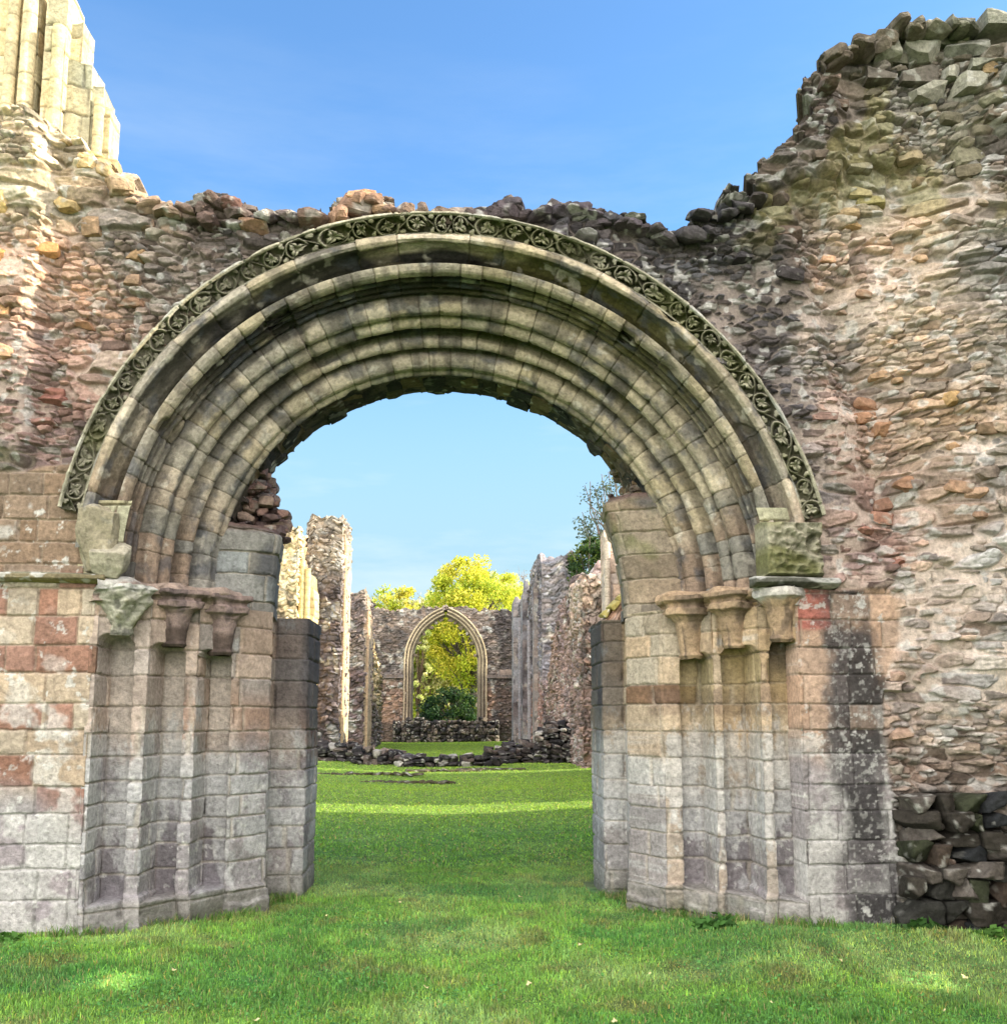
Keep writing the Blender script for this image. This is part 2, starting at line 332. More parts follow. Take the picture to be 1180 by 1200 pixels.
def build_front():
    def piece(name, x0, x1, parent, cut=None):
        dx = .0072; nu = int((x1-x0)/dx)+1; nv = int(7.75/dx)+1
        x = np.linspace(x0, x1, nu, dtype=f32)[:, None]*np.ones((1, nv), f32); z = (np.linspace(-.15, 7.6, nv, dtype=f32))[None]*np.ones((nu, 1), f32)
        H, C, m = front_shape(x, z)
        P = np.stack([x, -H, z], -1)
        xc = x[:-1, :-1]; zc = z[:-1, :-1]
        e, r, du, dv, ID, JD = rubble(xc, zc, .22, .10, 41)
        tz = top_of(xc-du)
        keep = ((zc-dv) < tz) & (zc < tz+.16)
        rr = rad_of(xc, zc)
        hole = np.where(zc > ZC, rr < 2.80, np.abs(xc) < 2.70)
        keep &= ~hole
        def er(m):
            p = np.pad(m, 1, mode='edge'); return p[1:-1, 1:-1] & p[:-2, 1:-1] & p[2:, 1:-1] & p[1:-1, :-2] & p[1:-1, 2:]
        k2 = keep
        for _ in range(3): k2 = er(k2)
        for _ in range(3): k2 = ~er(~k2)
        keep = keep & k2
        yb = np.full(x.shape, 1.75, f32)+.1*fbm(x*2, z*2, 0, 5, 2)
        B = np.stack([x+.05*vn(x*2, z*2, 1, 3)+.75*sst(2.0, 2.6, x)*sst(5.2, 5.6, z), yb, z-.12*sst(4.9, 5.3, z)], -1)
        grid_obj(name, P, C*ALB, M_STONE, parent, keep, B)
    piece('rubble_wall', -4.9, 2.9985, front); piece('tower_wall', 2.9985, 5.9, front)
build_front()
# scattered loose stones bedded on the broken top
def wall_top():
    rk = Rocks(); x = -3.1
    while x < 5.2:
        w = random.uniform(.04, .11); h = random.uniform(.03, .06)
        z = float(top_of(x)); big = random.random() < .12
        steep = abs(float(top_of(x+.06))-float(top_of(x-.06)))/.12
        c = palette(np.array([[x]], f32), np.array([[z-.1]], f32))[0, 0]*ALB*random.uniform(.7, 1.4)
        for dd in range(3 if steep > 1 else 2):
            zz = z+random.uniform(-.02, .03) if steep < 1 else z-random.uniform(-.1, .5)*min(steep, 3)*.12
            rk.add((x+random.uniform(-.04, .04)+(.10 if steep > 1 else 0), random.uniform(.0, .1)+dd*.35-.02-.30*float(x > 2.95), zz-(.09 if x < 1.9 else .10)), (w*(1.5 if big else 1), .14, h*(1.5 if big else 1)), c, n=7, square=.5, rough=.12)
        x += w*random.uniform(.9, 1.5)
    for px, py, w, h, c in ((425, 234, .17, .09, (176, 138, 108)), (455, 242, .12, .05, (170, 140, 112)), (272, 238, .11, .07, (112, 84, 76)), (605, 240, .10, .09, (80, 74, 78)), (672, 244, .16, .08, (84, 76, 80)), (745, 252, .12, .05, (76, 78, 66)), (300, 262, .15, .06, (150, 120, 98)), (245, 255, .1, .07, (96, 80, 74))):
        a, b = un(px, py, Y0); rk.add((a, .05, b-.045), (w*.75, .16, h*.75), lin(c)*ALB, n=12, square=.6, rough=.12)
    rk.build('loose_stone_top', M_STONE, front)
wall_top()
# jutting stones on the face of the tower and on the left shoulder
def face_rocks():
    rk = Rocks()
    L = [(1040,80,.30,.12,(104,110,96)),(1015,120,.15,.08,(110,108,88)),(1060,150,.16,.12,(120,126,108)),(1000,205,.20,.09,(150,150,126)),(1020,240,.22,.07,(140,132,76)),(1135,110,.13,.12,(176,140,76)),(1140,145,.20,.09,(122,130,104)),(1145,165,.2,.08,(100,92,80)),(995,265,.16,.07,(188,150,92)),
         (1110,280,.28,.06,(110,112,112)),(1120,320,.26,.05,(130,128,120)),(925,275,.2,.1,(70,62,58)),(925,322,.2,.1,(52,52,56)),(870,300,.18,.07,(46,44,48)),(1000,100,.14,.08,(112,104,90)),(975,140,.12,.07,(96,80,70)),(950,200,.12,.08,(70,64,60)),(1125,195,.22,.16,(140,140,118)),(1090,60,.3,.14,(112,112,98)),(1170,75,.2,.12,(128,126,108)),
         (170,265,.12,.08,(100,84,72)),(160,300,.14,.10,(180,140,80)),(80,245,.20,.10,(198,176,124)),(60,300,.16,.10,(205,160,96)),(110,270,.14,.14,(160,134,98)),(10,250,.14,.16,(220,190,120)),(8,310,.12,.14,(220,170,100)),(10,370,.13,.16,(225,190,140)),(14,420,.12,.12,(228,200,160)),(150,355,.22,.07,(108,90,74)),(155,330,.12,.08,(150,125,100)),(60,470,.22,.07,(128,90,84)),(60,460,.2,.06,(140,96,86)),(45,500,.25,.05,(140,120,112)),(100,380,.14,.05,(150,128,106)),
         (1165,395,.15,.1,(130,128,124)),(1130,470,.17,.06,(92,90,92)),(1145,545,.2,.06,(150,146,140)),(1050,660,.1,.06,(140,80,66)),(965,490,.22,.06,(96,94,98)),(1140,650,.16,.05,(180,172,164)),(1100,480,.15,.1,(184,158,106)),(1060,570,.18,.1,(158,118,90)),(1040,500,.14,.12,(172,136,106))]
    for px, py, w, h, c in L:
        x, z = un(px, py, Y0); hh = float(front_relief(np.array([[x]], f32), np.array([[z]], f32))[0, 0])
        pc = palette(np.array([[x]], f32), np.array([[z]], f32))[0, 0]; rk.add((x, -hh+.045, z), (w*.55, .09, h*.55), (lin(c)*.35+pc*.60)*ALB, n=12, square=.62, rough=.1, rot=(random.uniform(-.35, .1), random.uniform(-.22, .22), random.uniform(-.3, .3)))
    for k in range(110):
        px = random.uniform(960, 1300); py = random.uniform(60, 1000)
        x, z = un(px, py, Y0)
        if z > top_of(x)-.15 or rad_of(np.float64(x), np.float64(z)) < 3.2 or (x < 3.45 and z < 2.7): continue
        hh = float(front_relief(np.array([[x]], f32), np.array([[z]], f32))[0, 0]); s = random.uniform(.03, .085)
        c = palette(np.array([[x]], f32), np.array([[z]], f32))[0, 0]*ALB*random.uniform(.6, 1.3)
        rk.add((x, -hh+.0, z), (s*1.3, .05, s*.62), c, n=5, square=.55)
    for row, (py, h, xa, xb) in enumerate(((30, .12, 1046, 1146), (52, .13, 1030, 1148), (76, .14, 1020, 1260), (98, .13, 1075, 1240))):
        px = xa
        while px < xb:
            w = random.uniform(22, 52); x, z = un(px+w/2, py, Y0-.3); hh = float(front_relief(np.array([[x]], f32), np.array([[z]], f32))[0, 0])
            rk.add((x, -hh+.06-.02*random.random(), z), (w/1180*7.4*.53, .16, h*.56), lin(random.choice([(134, 134, 120), (116, 116, 106), (150, 148, 134), (104, 98, 90)]))*ALB, n=20, square=.93, rough=.06, rot=(random.uniform(-.05, .05), random.uniform(-.04, .04), random.uniform(-.1, .1))); px += w
    rk.build('projecting_stones', M_STONE, front)
face_rocks()
def bond():
    w = [o for o in front.children if o.name.startswith('rubble_wall')][0]; ex = [o for o in front.children if o.name.split('.')[0] in ('projecting_stones', 'loose_stone_top')]
    with bpy.context.temp_override(active_object=w, object=w, selected_objects=[w]+ex, selected_editable_objects=[w]+ex): bpy.ops.object.join()
bond()
# broken masonry spur at the foot of the tower (bottom right)
def spur():
    rk = Rocks()
    z = -.04
    while z < .98:
        hh = random.uniform(.10, .19); xa = 3.36+.10*z+random.uniform(-.04, .04); xb = 6.0 if z < .72 else 3.98; x = xa
        while x < xb:
            w = random.uniform(.12, .30); dep = .16+.16*(x-3.35)+random.uniform(-.07, .06)-.06*z
            c = random.choice([(50, 50, 46), (58, 54, 48), (40, 42, 44), (92, 86, 80), (70, 60, 52), (54, 58, 42)])
            rk.add((x+w/2, -dep+.12, z+hh/2), (w*.54, .26, hh*.56), lin(c)*ALB, n=12, square=.9, rough=.10, rot=(random.uniform(-.15, .1), random.uniform(-.08, .08), random.uniform(-.2, .2)))
            if random.random() < .5: rk.add((x+w, -dep+.04, z+random.uniform(0, hh)), (.05, .08, .025), lin(random.choice([(120, 100, 88), (90, 84, 78)]))*ALB, n=5)
            x += w
        z += hh*.95
    o = rk.build('broken_masonry_spur', M_STONE, None, True)
    o.location = (0, Y0, 0)
    return tag(o, 'low dark broken stub of masonry against the foot of the right-hand tower wall', 'masonry stub')
spur()
# ---- jambs
def jamb_poly(s):
    xr = 1.43 if s > 0 else 1.32
    return [(s*2.72, Y0-.01), (s*1.56, 8.95), (s*1.62, 9.05), (s*1.63, 9.46), (s*xr, 9.50), (s*xr, 10.3), (s*2.9, 10.35)]
def px_of(x, y, z=1.6):
    v = np.array([x, y, z-CAMZ]); w = v@_F; return CX+FP*(v@_R)/w
def t_of(px, s, i=0):
    A, B = jamb_poly(s)[i], jamb_poly(s)[i+1]; lo, hi = 0., 1.
    for _ in range(40):
        m = (lo+hi)/2; q = px_of(A[0]+(B[0]-A[0])*m, A[1]+(B[1]-A[1])*m)
        if (q-px)*s > 0: lo = m
        else: hi = m
    return lo*hypot(B[0]-A[0], B[1]-A[1])
NICH = {1: [(903, 943, 2.20), (846, 886, 2.17), (797, 832, 2.13)], -1: [(155, 112, 2.22), (215, 178, 2.17), (270, 234, 2.14)]}
def build_jamb(s):
    poly = jamb_poly(s); d0, d1 = np.array(poly[0]), np.array(poly[1]); DL = np.hypot(*(d1-d0)); dd = (d1-d0)/DL
    nn = []
    for a, b, zt in NICH[s]:
        ta, tb = sorted((t_of(a, s), t_of(b, s))); nn.append((ta, tb, zt))
    Rp = [np.array(poly[0])+[0, 0]]; Fp = [Rp[0].copy()]; kind = []      # kind: 0 plain, 1 rib, 10+k niche return, 20+k niche back
    yc = Rp[0][1]
    for k, (ta, tb, zt) in enumerate(nn):
        A = d0+dd*ta; B = d0+dd*tb; yb = B[1]+.085; yn = B[1]-.035
        a = np.array([A[0], yc]); Rp += [a, np.array([A[0]-s*.004, yb]), np.array([B[0]+s*.004, yb]), np.array([B[0], yn])]
        f1 = np.array([B[0], yn]); Fp += [a, a+(f1-a)*.03, a+(f1-a)*.97, f1]; kind += [1, 10+k, 20+k, 10+k]
        yc = yn
    Rp += [np.array([d1[0]+s*.24, yc+.02]), d1]; Fp += [Rp[-2], d1]; kind += [1, 0]
    for q in poly[2:]: Rp.append(np.array(q)); Fp.append(np.array(q)); kind.append(2)
    Rp = np.array(Rp); Fp = np.array(Fp); seg = np.hypot(*(np.diff(Rp, axis=0).T)); cumR = np.concatenate([[0], np.cumsum(seg)]); nk = len(nn)*4+2
    arr = cumR[nk]; nook = cumR[nk+2]; vis = cumR[nk+4]; L = cumR[-1]
    uu = np.unique(np.concatenate([np.arange(0, vis, .0068), cumR, np.linspace(vis, L, 30)])); nu = len(uu); dz = .008; nv = int(2.66/dz)
    ki = np.array(kind)[np.clip(np.searchsorted(cumR, uu, side='right')-1, 0, len(kind)-1)]
    def along(Pp): return np.interp(uu, cumR, Pp[:, 0]), np.interp(uu, cumR, Pp[:, 1])
    X, Yy = along(Rp); XF, YF = along(Fp)
    tx = np.gradient(X, uu); ty = np.gradient(Yy, uu)
    tx = np.convolve(np.pad(tx, 1, mode='edge'), np.ones(3)/3, 'valid'); ty = np.convolve(np.pad(ty, 1, mode='edge'), np.ones(3)/3, 'valid')
    ln = np.hypot(tx, ty); tx /= ln; ty /= ln
    nx, ny = (-ty, tx) if s > 0 else (ty, -tx)
    u = uu[:, None].astype(f32)*np.ones((1, nv), f32); z = np.linspace(-.15, 2.51, nv, dtype=f32)[None]*np.ones((nu, 1), f32)
    h, r, j = ashlar_height(u*.8+X[:, None]*.4*s, z, 151 if s > 0 else 251, hmin=.165, hmax=.24, bw=.27)
    inn = np.zeros_like(u); back = np.zeros_like(u)
    for k, (ta, tb, zt) in enumerate(nn):
        a0, a1, a2, a3 = cumR[4*k+1], cumR[4*k+2], cumR[4*k+3], cumR[4*k+4]
        q = np.clip((uu-a1)/(a2-a1), 0, 1)[:, None]*2-1; sh = .055*np.abs(q)**5
        m = ((uu >= a0) & (uu <= a3))[:, None]*sst(zt+.006, zt-.006, z+sh+.004*vn(u*12, 0, 0, 3))*sst(.21, .225, z+.02*vn(u*6, 0, 0, 4))
        inn = np.maximum(inn, m); back = np.maximum(back, m*((uu >= a1) & (uu <= a2))[:, None])
    PX = XF[:, None]*(1-inn)+X[:, None]*inn; PY = YF[:, None]*(1-inn)+Yy[:, None]*inn
    fl = (ki >= 10)[:, None]*(1-inn)                                   # where the recess is closed the surface faces forward
    dn = np.array([-s*.5, -.86]); NX = nx[:, None]*(1-fl)+dn[0]*fl; NY = ny[:, None]*(1-fl)+dn[1]*fl
    edge_d = np.min(np.abs(uu[:, None]-cumR[None, :nk+5]), axis=1)[:, None]
    er = (.004+.022*sst(.15, .55, fbm(u*5, z*5, 0, 88+s, 3)))*sst(.035, 0, edge_d)*(1-back)
    rag = .006*fbm(u*4, z*3, 2, 90+s, 3)
    pl = sst(.24, .225, z+.03*vn(u*4, 0, 0, 4))*np.clip(.055+.05*vn(u*3, z*3, 0, 14), .01, 1); pl2 = sst(.11, .09, z+.04*vn(u*6, 0, 0, 24))*.035*(vn(u*3, 0, 3, 4) > -.2)
    fr = (pl+pl2)*sst(arr+.1, arr-.02, u)
    H = (h-er+rag)*sst(0, .01, u)
    P = np.stack([PX+NX*H-s*.5*fr*sst(0, .02, u), PY+NY*H-.86*fr*sst(0, .02, u)-Y0, z], -1)
    base = lin((180, 164, 142)) if s > 0 else lin((178, 162, 150))
    C = vary(base*np.ones(u.shape+(3,)), r, .18, .08)
    dkb = (r[5] < .10)[..., None]; C = np.where(dkb, C*lin((150, 122, 104))/lin((200, 190, 180)), C)
    U2 = np.interp(uu, cumR, np.linspace(0, 1, len(cumR)))[:, None]*2.0   # smoother running coordinate for stains
    W = PX*1.0+PY*.6
    if s > 0:
        oc = sst(.2, .6, vn(W*4, z*.8, 0, 8)+.3*(1-inn)); C = mix(C, lin((190, 162, 122)), oc*.45)
        C = mix(C, lin((170, 116, 104)), sst(.10, .06, u)*sst(1.95, 2.05, z)*.8)
        C = mix(C, lin((118, 98, 86)), sst(.04, .0, np.abs(z-1.72)-.09)*(u > nn[0][0]+.3)*sst(arr-.25, arr-.35, u)*.45)
        C = mix(C, lin((168, 152, 104)), inn*sst(1.45, 2.0, z)*.55)
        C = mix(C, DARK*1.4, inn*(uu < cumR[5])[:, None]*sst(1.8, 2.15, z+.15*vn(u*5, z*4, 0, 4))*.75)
    else:
        C = mix(C, lin((200, 190, 180)), back*sst(.95, 1.4, z)*.7)
        C = mix(C, lin((164, 128, 106)), sst(.1, .5, vn(W*5, z*2, 0, 18))*sst(1.0, 1.3, z)*sst(1.9, 1.6, z)*(1-inn)*.6)
    gl = sst(-.25, .25, 1.22-z+.45*fbm(W*2.2, z*1.2, 3, 161+s, 3)); C = mix(C, GREYL*(1+.18*(r[3]-.5)+.25*fbm(W*3, z*3, 1, 169, 4))[..., None], gl*.78*(1-.45*(s > 0)*(ki == 1)[:, None]))
    C = mix(C, lin((112, 106, 112))*np.ones_like(C), gl*back*sst(.95, .7, z+.1*vn(W*9, z*3, 0, 2))*.65)
    wl = sst(.02, .22, fbm(W*6, z*3.6, 3, 163+s, 5, .65)+.22*np.exp(-((z-1.05)/.35)**2)-.32*sst(1.3, 1.75, z)-.1*sst(.7, .4, z)); C = mix(C, LICH*np.array([.98, .99, 1.04])*.95, wl*.58)
    sp = sst(.24, .36, fbm(W*15, z*15, 3, 167, 4, .7))*sst(1.7, .9, z); C = mix(C, LICH, sp*.6)
    C = mix(C, lin((186, 178, 164)), j*.34*sst(2.0, 1.4, z)+j*.2)
    C = mix(C, lin((110, 98, 84)), sst(.02, 0, edge_d)*(ki >= 10)[:, None]*.25)
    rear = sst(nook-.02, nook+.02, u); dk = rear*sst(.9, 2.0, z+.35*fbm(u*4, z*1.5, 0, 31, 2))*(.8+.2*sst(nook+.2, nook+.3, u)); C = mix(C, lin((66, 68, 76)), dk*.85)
    pm = sst(.24, .2, z); C = mix(C, lin((140, 138, 130)), pm*.6); C = mix(C, lin((78, 84, 58)), sst(.12, .0, z+.05*vn(u*7, 0, 0, 5))*.5)
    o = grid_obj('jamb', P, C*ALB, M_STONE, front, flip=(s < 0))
    o['label'] = 'right-hand jamb with three empty shaft recesses, ochre above and pale grey below' if s > 0 else 'left-hand jamb with three empty shaft recesses, grey and pink, white with lichen low down'
    # niche frames returned for capitals
    res = []
    for (ta, tb, zt) in nn:
        c = d0+dd*(ta+tb)/2; res.append((c[0], c[1], (tb-ta)/2, zt))
    n = np.array([-s*(1.2), -1.16]); n /= np.linalg.norm(n)
    return res, n
NR, nR = build_jamb(1); NL, nL = build_jamb(-1)
# ---- capitals over the recesses, impost moulding
def capital(cx, cy, n, s, zt, kind, label):
    """half-buried bell capital with moulded abacus, shaft broken away below"""
    na, nh = 96, 90
    z = np.linspace(2.60, zt-.02, nh); a = np.linspace(0, 2*pi, na, endpoint=False)
    t = (2.60-z)/(2.60-zt+.02)
    if kind == 'moss':
        r = np.interp(t, [0, .08, .14, .35, .6, .85, .95, 1], [.20, .215, .20, .185, .135, .09, .10, .085])
    elif kind == 'bell':
        r = np.interp(t, [0, .07, .12, .17, .2, .3, .34, .42, .7, .9, .95, 1], [.215, .22, .175, .172, .20, .205, .16, .13, .105, .092, .105, .085])
    else:
        r = np.interp(t, [0, .1, .16, .22, .36, .7, .88, .94, 1], [.175, .185, .185, .15, .115, .09, .09, .105, .08])
    A, T = np.meshgrid(a, t, indexing='ij'); Z = np.ones_like(A)*z[None]
    R = r[None]*np.ones_like(A)
    sq = 1/np.maximum(np.abs(np.cos(A)), np.abs(np.sin(A)))**.55; k = sst(.45, .1, T); R = R*(1+(sq-1)*k)
    x = np.cos(A)*R; y = np.sin(A)*R
    o = fbm(x*9+cx*7, y*9, Z*9, 12, 4)
    if kind == 'moss':
        R = R*(1+.30*o+.10*np.abs(vn(x*26, y*26, Z*26, 5))-.05)
        R = R*(1+.12*np.cos(A*5+T*5)*sst(.15, .4, T)*sst(.95, .8, T))
    else:
        R = R*(1+.035*o+.02*vn(x*30, y*30, Z*30, 5)); bite = sst(.32, .5, fbm(x*5+cx, y*5+3, Z*6, 77, 2)); R = R*(1-.13*bite)
    ang = atan2(n[1], n[0])
    x = np.cos(A+ang)*R; y = np.sin(A+ang)*R
    P = np.stack([cx+n[0]*.035+x, cy+n[1]*.035+y-Y0, Z+.012*o], -1)
    P = np.concatenate([P, P[:1]], 0)
    A = np.concatenate([A, A[:1]], 0); o = np.concatenate([o, o[:1]], 0); T = np.concatenate([T, T[:1]], 0); Z = np.concatenate([Z, Z[:1]], 0)
    if kind == 'moss':
        C = mix(lin((170, 168, 152))*np.ones(o.shape+(3,)), lin((98, 96, 44)), sst(-.1, .25, o+.5*T-.35)*.85); C = mix(C, DARK, sst(.15, .5, -o)*.6); C = mix(C, LICH, sst(.2, .05, T)*.6)
    else:
        b = lin((172, 148, 120)) if s > 0 else lin((142, 124, 118))
        C = b*(1+.35*o[..., None]); C = mix(C, DARK*1.2, sst(.1, .4, fbm(A*1.3, T*3, cx, 4, 2)+.1)*.55); 
        if kind == 'pale': C = mix(C, LICH*.9, sst(.30, .15, T+.1*o)*.8)
        elif s < 0: C = mix(C, lin((60, 50, 42)), sst(.6, .7, T)*.7)
    ob = grid_obj('capital', P, C*ALB, M_STONE, front, flip=True)
    ob['label'] = label
capital(NL[0][0], NL[0][1], nL, -1, NL[0][3]+.02, 'moss', 'mossy eroded capital at the outer left of the doorway')
capital(NL[1][0], NL[1][1], nL, -1, NL[1][3], 'bell', 'middle left capital, brown bell broken off below')
capital(NL[2][0], NL[2][1], nL, -1, NL[2][3]-.02, 'bell', 'inner left capital with tapering bell')
capital(NR[0][0], NR[0][1], nR, 1, NR[0][3], 'pale', 'outer right capital with whitish lichen-covered rim')
capital(NR[1][0], NR[1][1], nR, 1, NR[1][3], 'bell', 'middle right capital, worn ochre bell')
capital(NR[2][0], NR[2][1], nR, 1, NR[2][3]-.03, 'bell', 'inner right capital with tapering bell')
def impost(s):
    poly = [(s*2.75, Y0-.01), (s*1.86, 8.64)]
    L = hypot(poly[1][0]-poly[0][0], poly[1][1]-poly[0][1]); nu, nv = 190, 44
    u = np.linspace(0, L, nu)[:, None]*np.ones((1, nv)); q = np.linspace(0, 1, nv)[None]*np.ones((nu, 1))
    # profile: underside, hollow, fillet, roll, top
    zz = np.interp(q, [0, .12, .3, .42, .5, .78, .88, 1], [2.47, 2.475, 2.52, 2.545, 2.56, 2.625, 2.65, 2.65])
    dd = np.interp(q, [0, .12, .3, .42, .5, .64, .78, .88, 1], [0, .11, .10, .12, .17, .19, .175, .14, -.02])
    ca = [np.clip(np.cos((u-c)*2*pi/.46), -1, 1) for c in (.0,)][0]
    cu = (u/L*3) % 1; sc_ = .035*np.cos((cu-.5)*2*pi)                     # swells out over each capital
    dd = dd+sc_*sst(0, .3, q)+.018*fbm(u*6, zz*12, s, 31, 3)-.05*sst(.2, .55, fbm(u*3, zz*5, s*3, 33, 2))
    zz = zz+.010*np.cos((cu-.5)*2*pi)+.007*fbm(u*5, q, 0, 35, 2)
    n = np.array([-s*1.2, -1.16]); n /= np.linalg.norm(n); tx = (poly[1][0]-poly[0][0])/L; ty = (poly[1][1]-poly[0][1])/L
    P = np.stack([poly[0][0]+tx*u+n[0]*dd, poly[0][1]+ty*u+n[1]*dd-Y0, zz], -1)
    o = fbm(u*5, q*2, s, 44, 3)
    b = lin((172, 148, 122)) if s > 0 else lin((158, 140, 128)); C = b*(1+.3*o[..., None]); C = mix(C, LICH*.9, sst(.45, .2, u)*sst(-.2, .2, o)*.8)
    C = mix(C, DARK*1.3, sst(.12, .4, fbm(u*3, q*1.5, 2, 45, 2))*.6)
    grid_obj('impost_moulding', P, C*ALB, M_STONE, front, flip=(s > 0))
impost(1); impost(-1)
# ---- string courses either side
def string(x0, x1, zt, zb, dep, col, top, name='string_course'):
    nu = int((x1-x0)/.01); nv = 36; u = np.linspace(x0, x1, nu)[:, None]*np.ones((1, nv)); q = np.linspace(0, 1, nv)[None]*np.ones((nu, 1)); hh = zt-zb
    zz = zb+hh*np.interp(q, [0, .15, .45, .6, .9, 1], [0, .03, .4, .75, 1, 1]); dd = dep*np.interp(q, [0, .15, .3, .45, .6, .88, 1], [-.3, .35, .75, 1, 1, .75, -.3])
    zz = zz+.006*fbm(u*5, q*2, 0, 5, 3)+.010*vn(u*1.2, 0, 0, 6); dd = dd*(1-.5*sst(.2, .5, fbm(u*2.5, zz*3, 0, 6, 2)))+.008*fbm(u*12, q*4, 0, 9, 2)
    P = np.stack([u, -dd, zz], -1); o = fbm(u*5, q*2, 1, 7, 3)
    C = mix(lin(col)*(1+.3*o)[..., None], lin(top), sst(.6, .8, q)*.8); C = mix(C, lin((130, 128, 52)), sst(0, .3, vn(u*2, q, 0, 8))*sst(.5, .1, q)*.6); C = mix(C, LICH, sst(.2, .4, fbm(u*16, q*3, 4, 9, 2))*.6)
    # close the ends
    P[0, :, 1] = .02; P[-1, :, 1] = .02
    grid_obj(name, P, C*ALB, M_STONE, front)
string(-4.9, -2.60, 2.675, 2.60, .10, (128, 118, 92), (110, 112, 96)); string(2.35, 3.04, 2.68, 2.60, .13, (96, 96, 88), (176, 176, 166))
# ---- arch orders
def order_profile():
    """(radius, y) from the face roll to the soffit; built as bumps over a 45 degree splay"""
    A = np.array([2.67, 7.78]); B = np.array([2.045, 8.78]); d = B-A; L = np.hypot(*d); d /= L; n = np.array([-d[1], d[0]]); n = n if n[1] < 0 else -n
    t = np.arange(0, L, .005); base = np.full(t.shape, -.085)
    base -= .04*np.exp(-((t-.17)/.04)**2)+.03*np.exp(-((t-.37)/.03)**2)+.05*np.exp(-((t-.72)/.06)**2)+.04*np.exp(-((t-.93)/.04)**2)
    def roll(c, R, k=0.0): return np.where(np.abs(t-c) < R, np.sqrt(np.maximum(R*R-(t-c)**2, 0))*1.05+k, -9)
    h = base.copy()
    for c, R, k in ((.06, .10, -.035), (.215, .018, -.045), (.27, .022, -.05), (.335, .02, -.06), (.46, .078, -.02), (.61, .066, -.025), (.84, .052, -.035), (1.03, .088, -.03), (1.15, .05, -.02)):
        h = np.maximum(h, roll(c, R, k))
    # fillets on the main rolls
    for c, w, k in ((.06, .016, .072), (.46, .014, .064), (1.03, .017, .066)): h = np.where(np.abs(t-c) < w, np.maximum(h, k), h)
    P = A[None]+t[:, None]*d[None]+h[:, None]*n[None]
    return t, P
def arch_sheet(name, prof, ordid, th0, th1, colf, seed, parent, vw=.27, disp=.006, ds=.0075, label=None, bend=0, back=None):
    m = len(prof); nn = np.gradient(prof, axis=0); nrm = np.stack([-nn[:, 1], nn[:, 0]], 1); nrm /= np.maximum(np.linalg.norm(nrm, axis=1, keepdims=True), 1e-6)
    ctr = np.array([1.2, 7.0]); flip = ((ctr-prof)*nrm).sum(1).mean() < 0
    if flip: nrm = -nrm
    al = np.concatenate([[0], np.cumsum(np.hypot(*np.diff(prof, axis=0).T))])
    rm = prof[:, 0].mean(); nt_ = int((th1-th0)*rm/ds); th = np.linspace(th0, th1, nt_)
    T = th[:, None]*np.ones((1, m)); S = al[None]*np.ones((nt_, 1)); R0 = prof[:, 0][None]*np.ones((nt_, 1)); O = np.asarray(ordid)[None]*np.ones((nt_, 1), int)
    # voussoir index per order
    U = T*rm/vw+O*.37+.02*vn(S*20, T*5, 0, seed); i = np.floor(U).astype(np.int32); O = O.astype(np.int32)
    b0 = i+(_h(i, O, O*0, seed)-.5)*.5; b1 = i+1+(_h(i+1, O, O*0, seed)-.5)*.5; bm = i-1+(_h(i-1, O, O*0, seed)-.5)*.5; b2 = i+2+(_h(i+2, O, O*0, seed)-.5)*.5
    lo = np.where(U < b0, bm, np.where(U >= b1, b1, b0)); hi = np.where(U < b0, b0, np.where(U >= b1, b2, b1)); vid = np.where(U < b0, i-1, np.where(U >= b1, i+1, i))
    dj = np.minimum(U-lo, hi-U)*vw
    r = [_h(vid, O, O*0+k, seed+3) for k in range(6)]
    j = 1-sst(.002, .0075, dj)
    x = np.cos(T)*R0; z = np.sin(T)*R0; y = prof[:, 1][None]*np.ones((nt_, 1))
    og = np.abs(np.gradient(np.asarray(ordid).astype(float)))[None]*np.ones((nt_, 1)) > 0
    w1 = fbm(x*7, y*7, z*7, seed+11, 3); w2 = vn(x*30, y*30, z*30, seed+12)
    chip = sst(.22, .6, vn(x*11, y*11, z*11, seed+13))*(1-sst(0, .05, dj))
    brk = sst(.40, .62, fbm(x*3.3, y*3.3, z*3.3, seed+14, 2))                # long weathered losses
    H = (r[0]-.5)*.009+(r[1]-.5)*.03*(U-(lo+hi)/2)*vw*2-.008*j-.012*chip+.004*w1+.0018*w2-.026*brk*(r[2] > .35)
    R = R0+nrm[:, 0][None]*H; Yv = y+nrm[:, 1][None]*H
    Zr = np.sin(T)*R; X = np.cos(T)*R+LEAN*np.maximum(Zr, 0); Z = ZC+Zr
    P = np.stack([X, Yv-Y0, Z], -1)
    C = colf(T, S, R0, y, r, j, w1, X, Z)
    C = mix(C, DARK*1.3, brk*.35)
    og2 = 0
    B = None
    if back is not None:
        B = P.copy(); B[..., 1] = back-Y0
    o = grid_obj(name, P, C*ALB, M_STONE, parent, back=B)
    if label: o['label'] = label
    return o
PALE = lin((198, 186, 166)); GRY = lin((128, 128, 124)); BRN = lin((134, 112, 96)); OCH = lin((168, 150, 96))
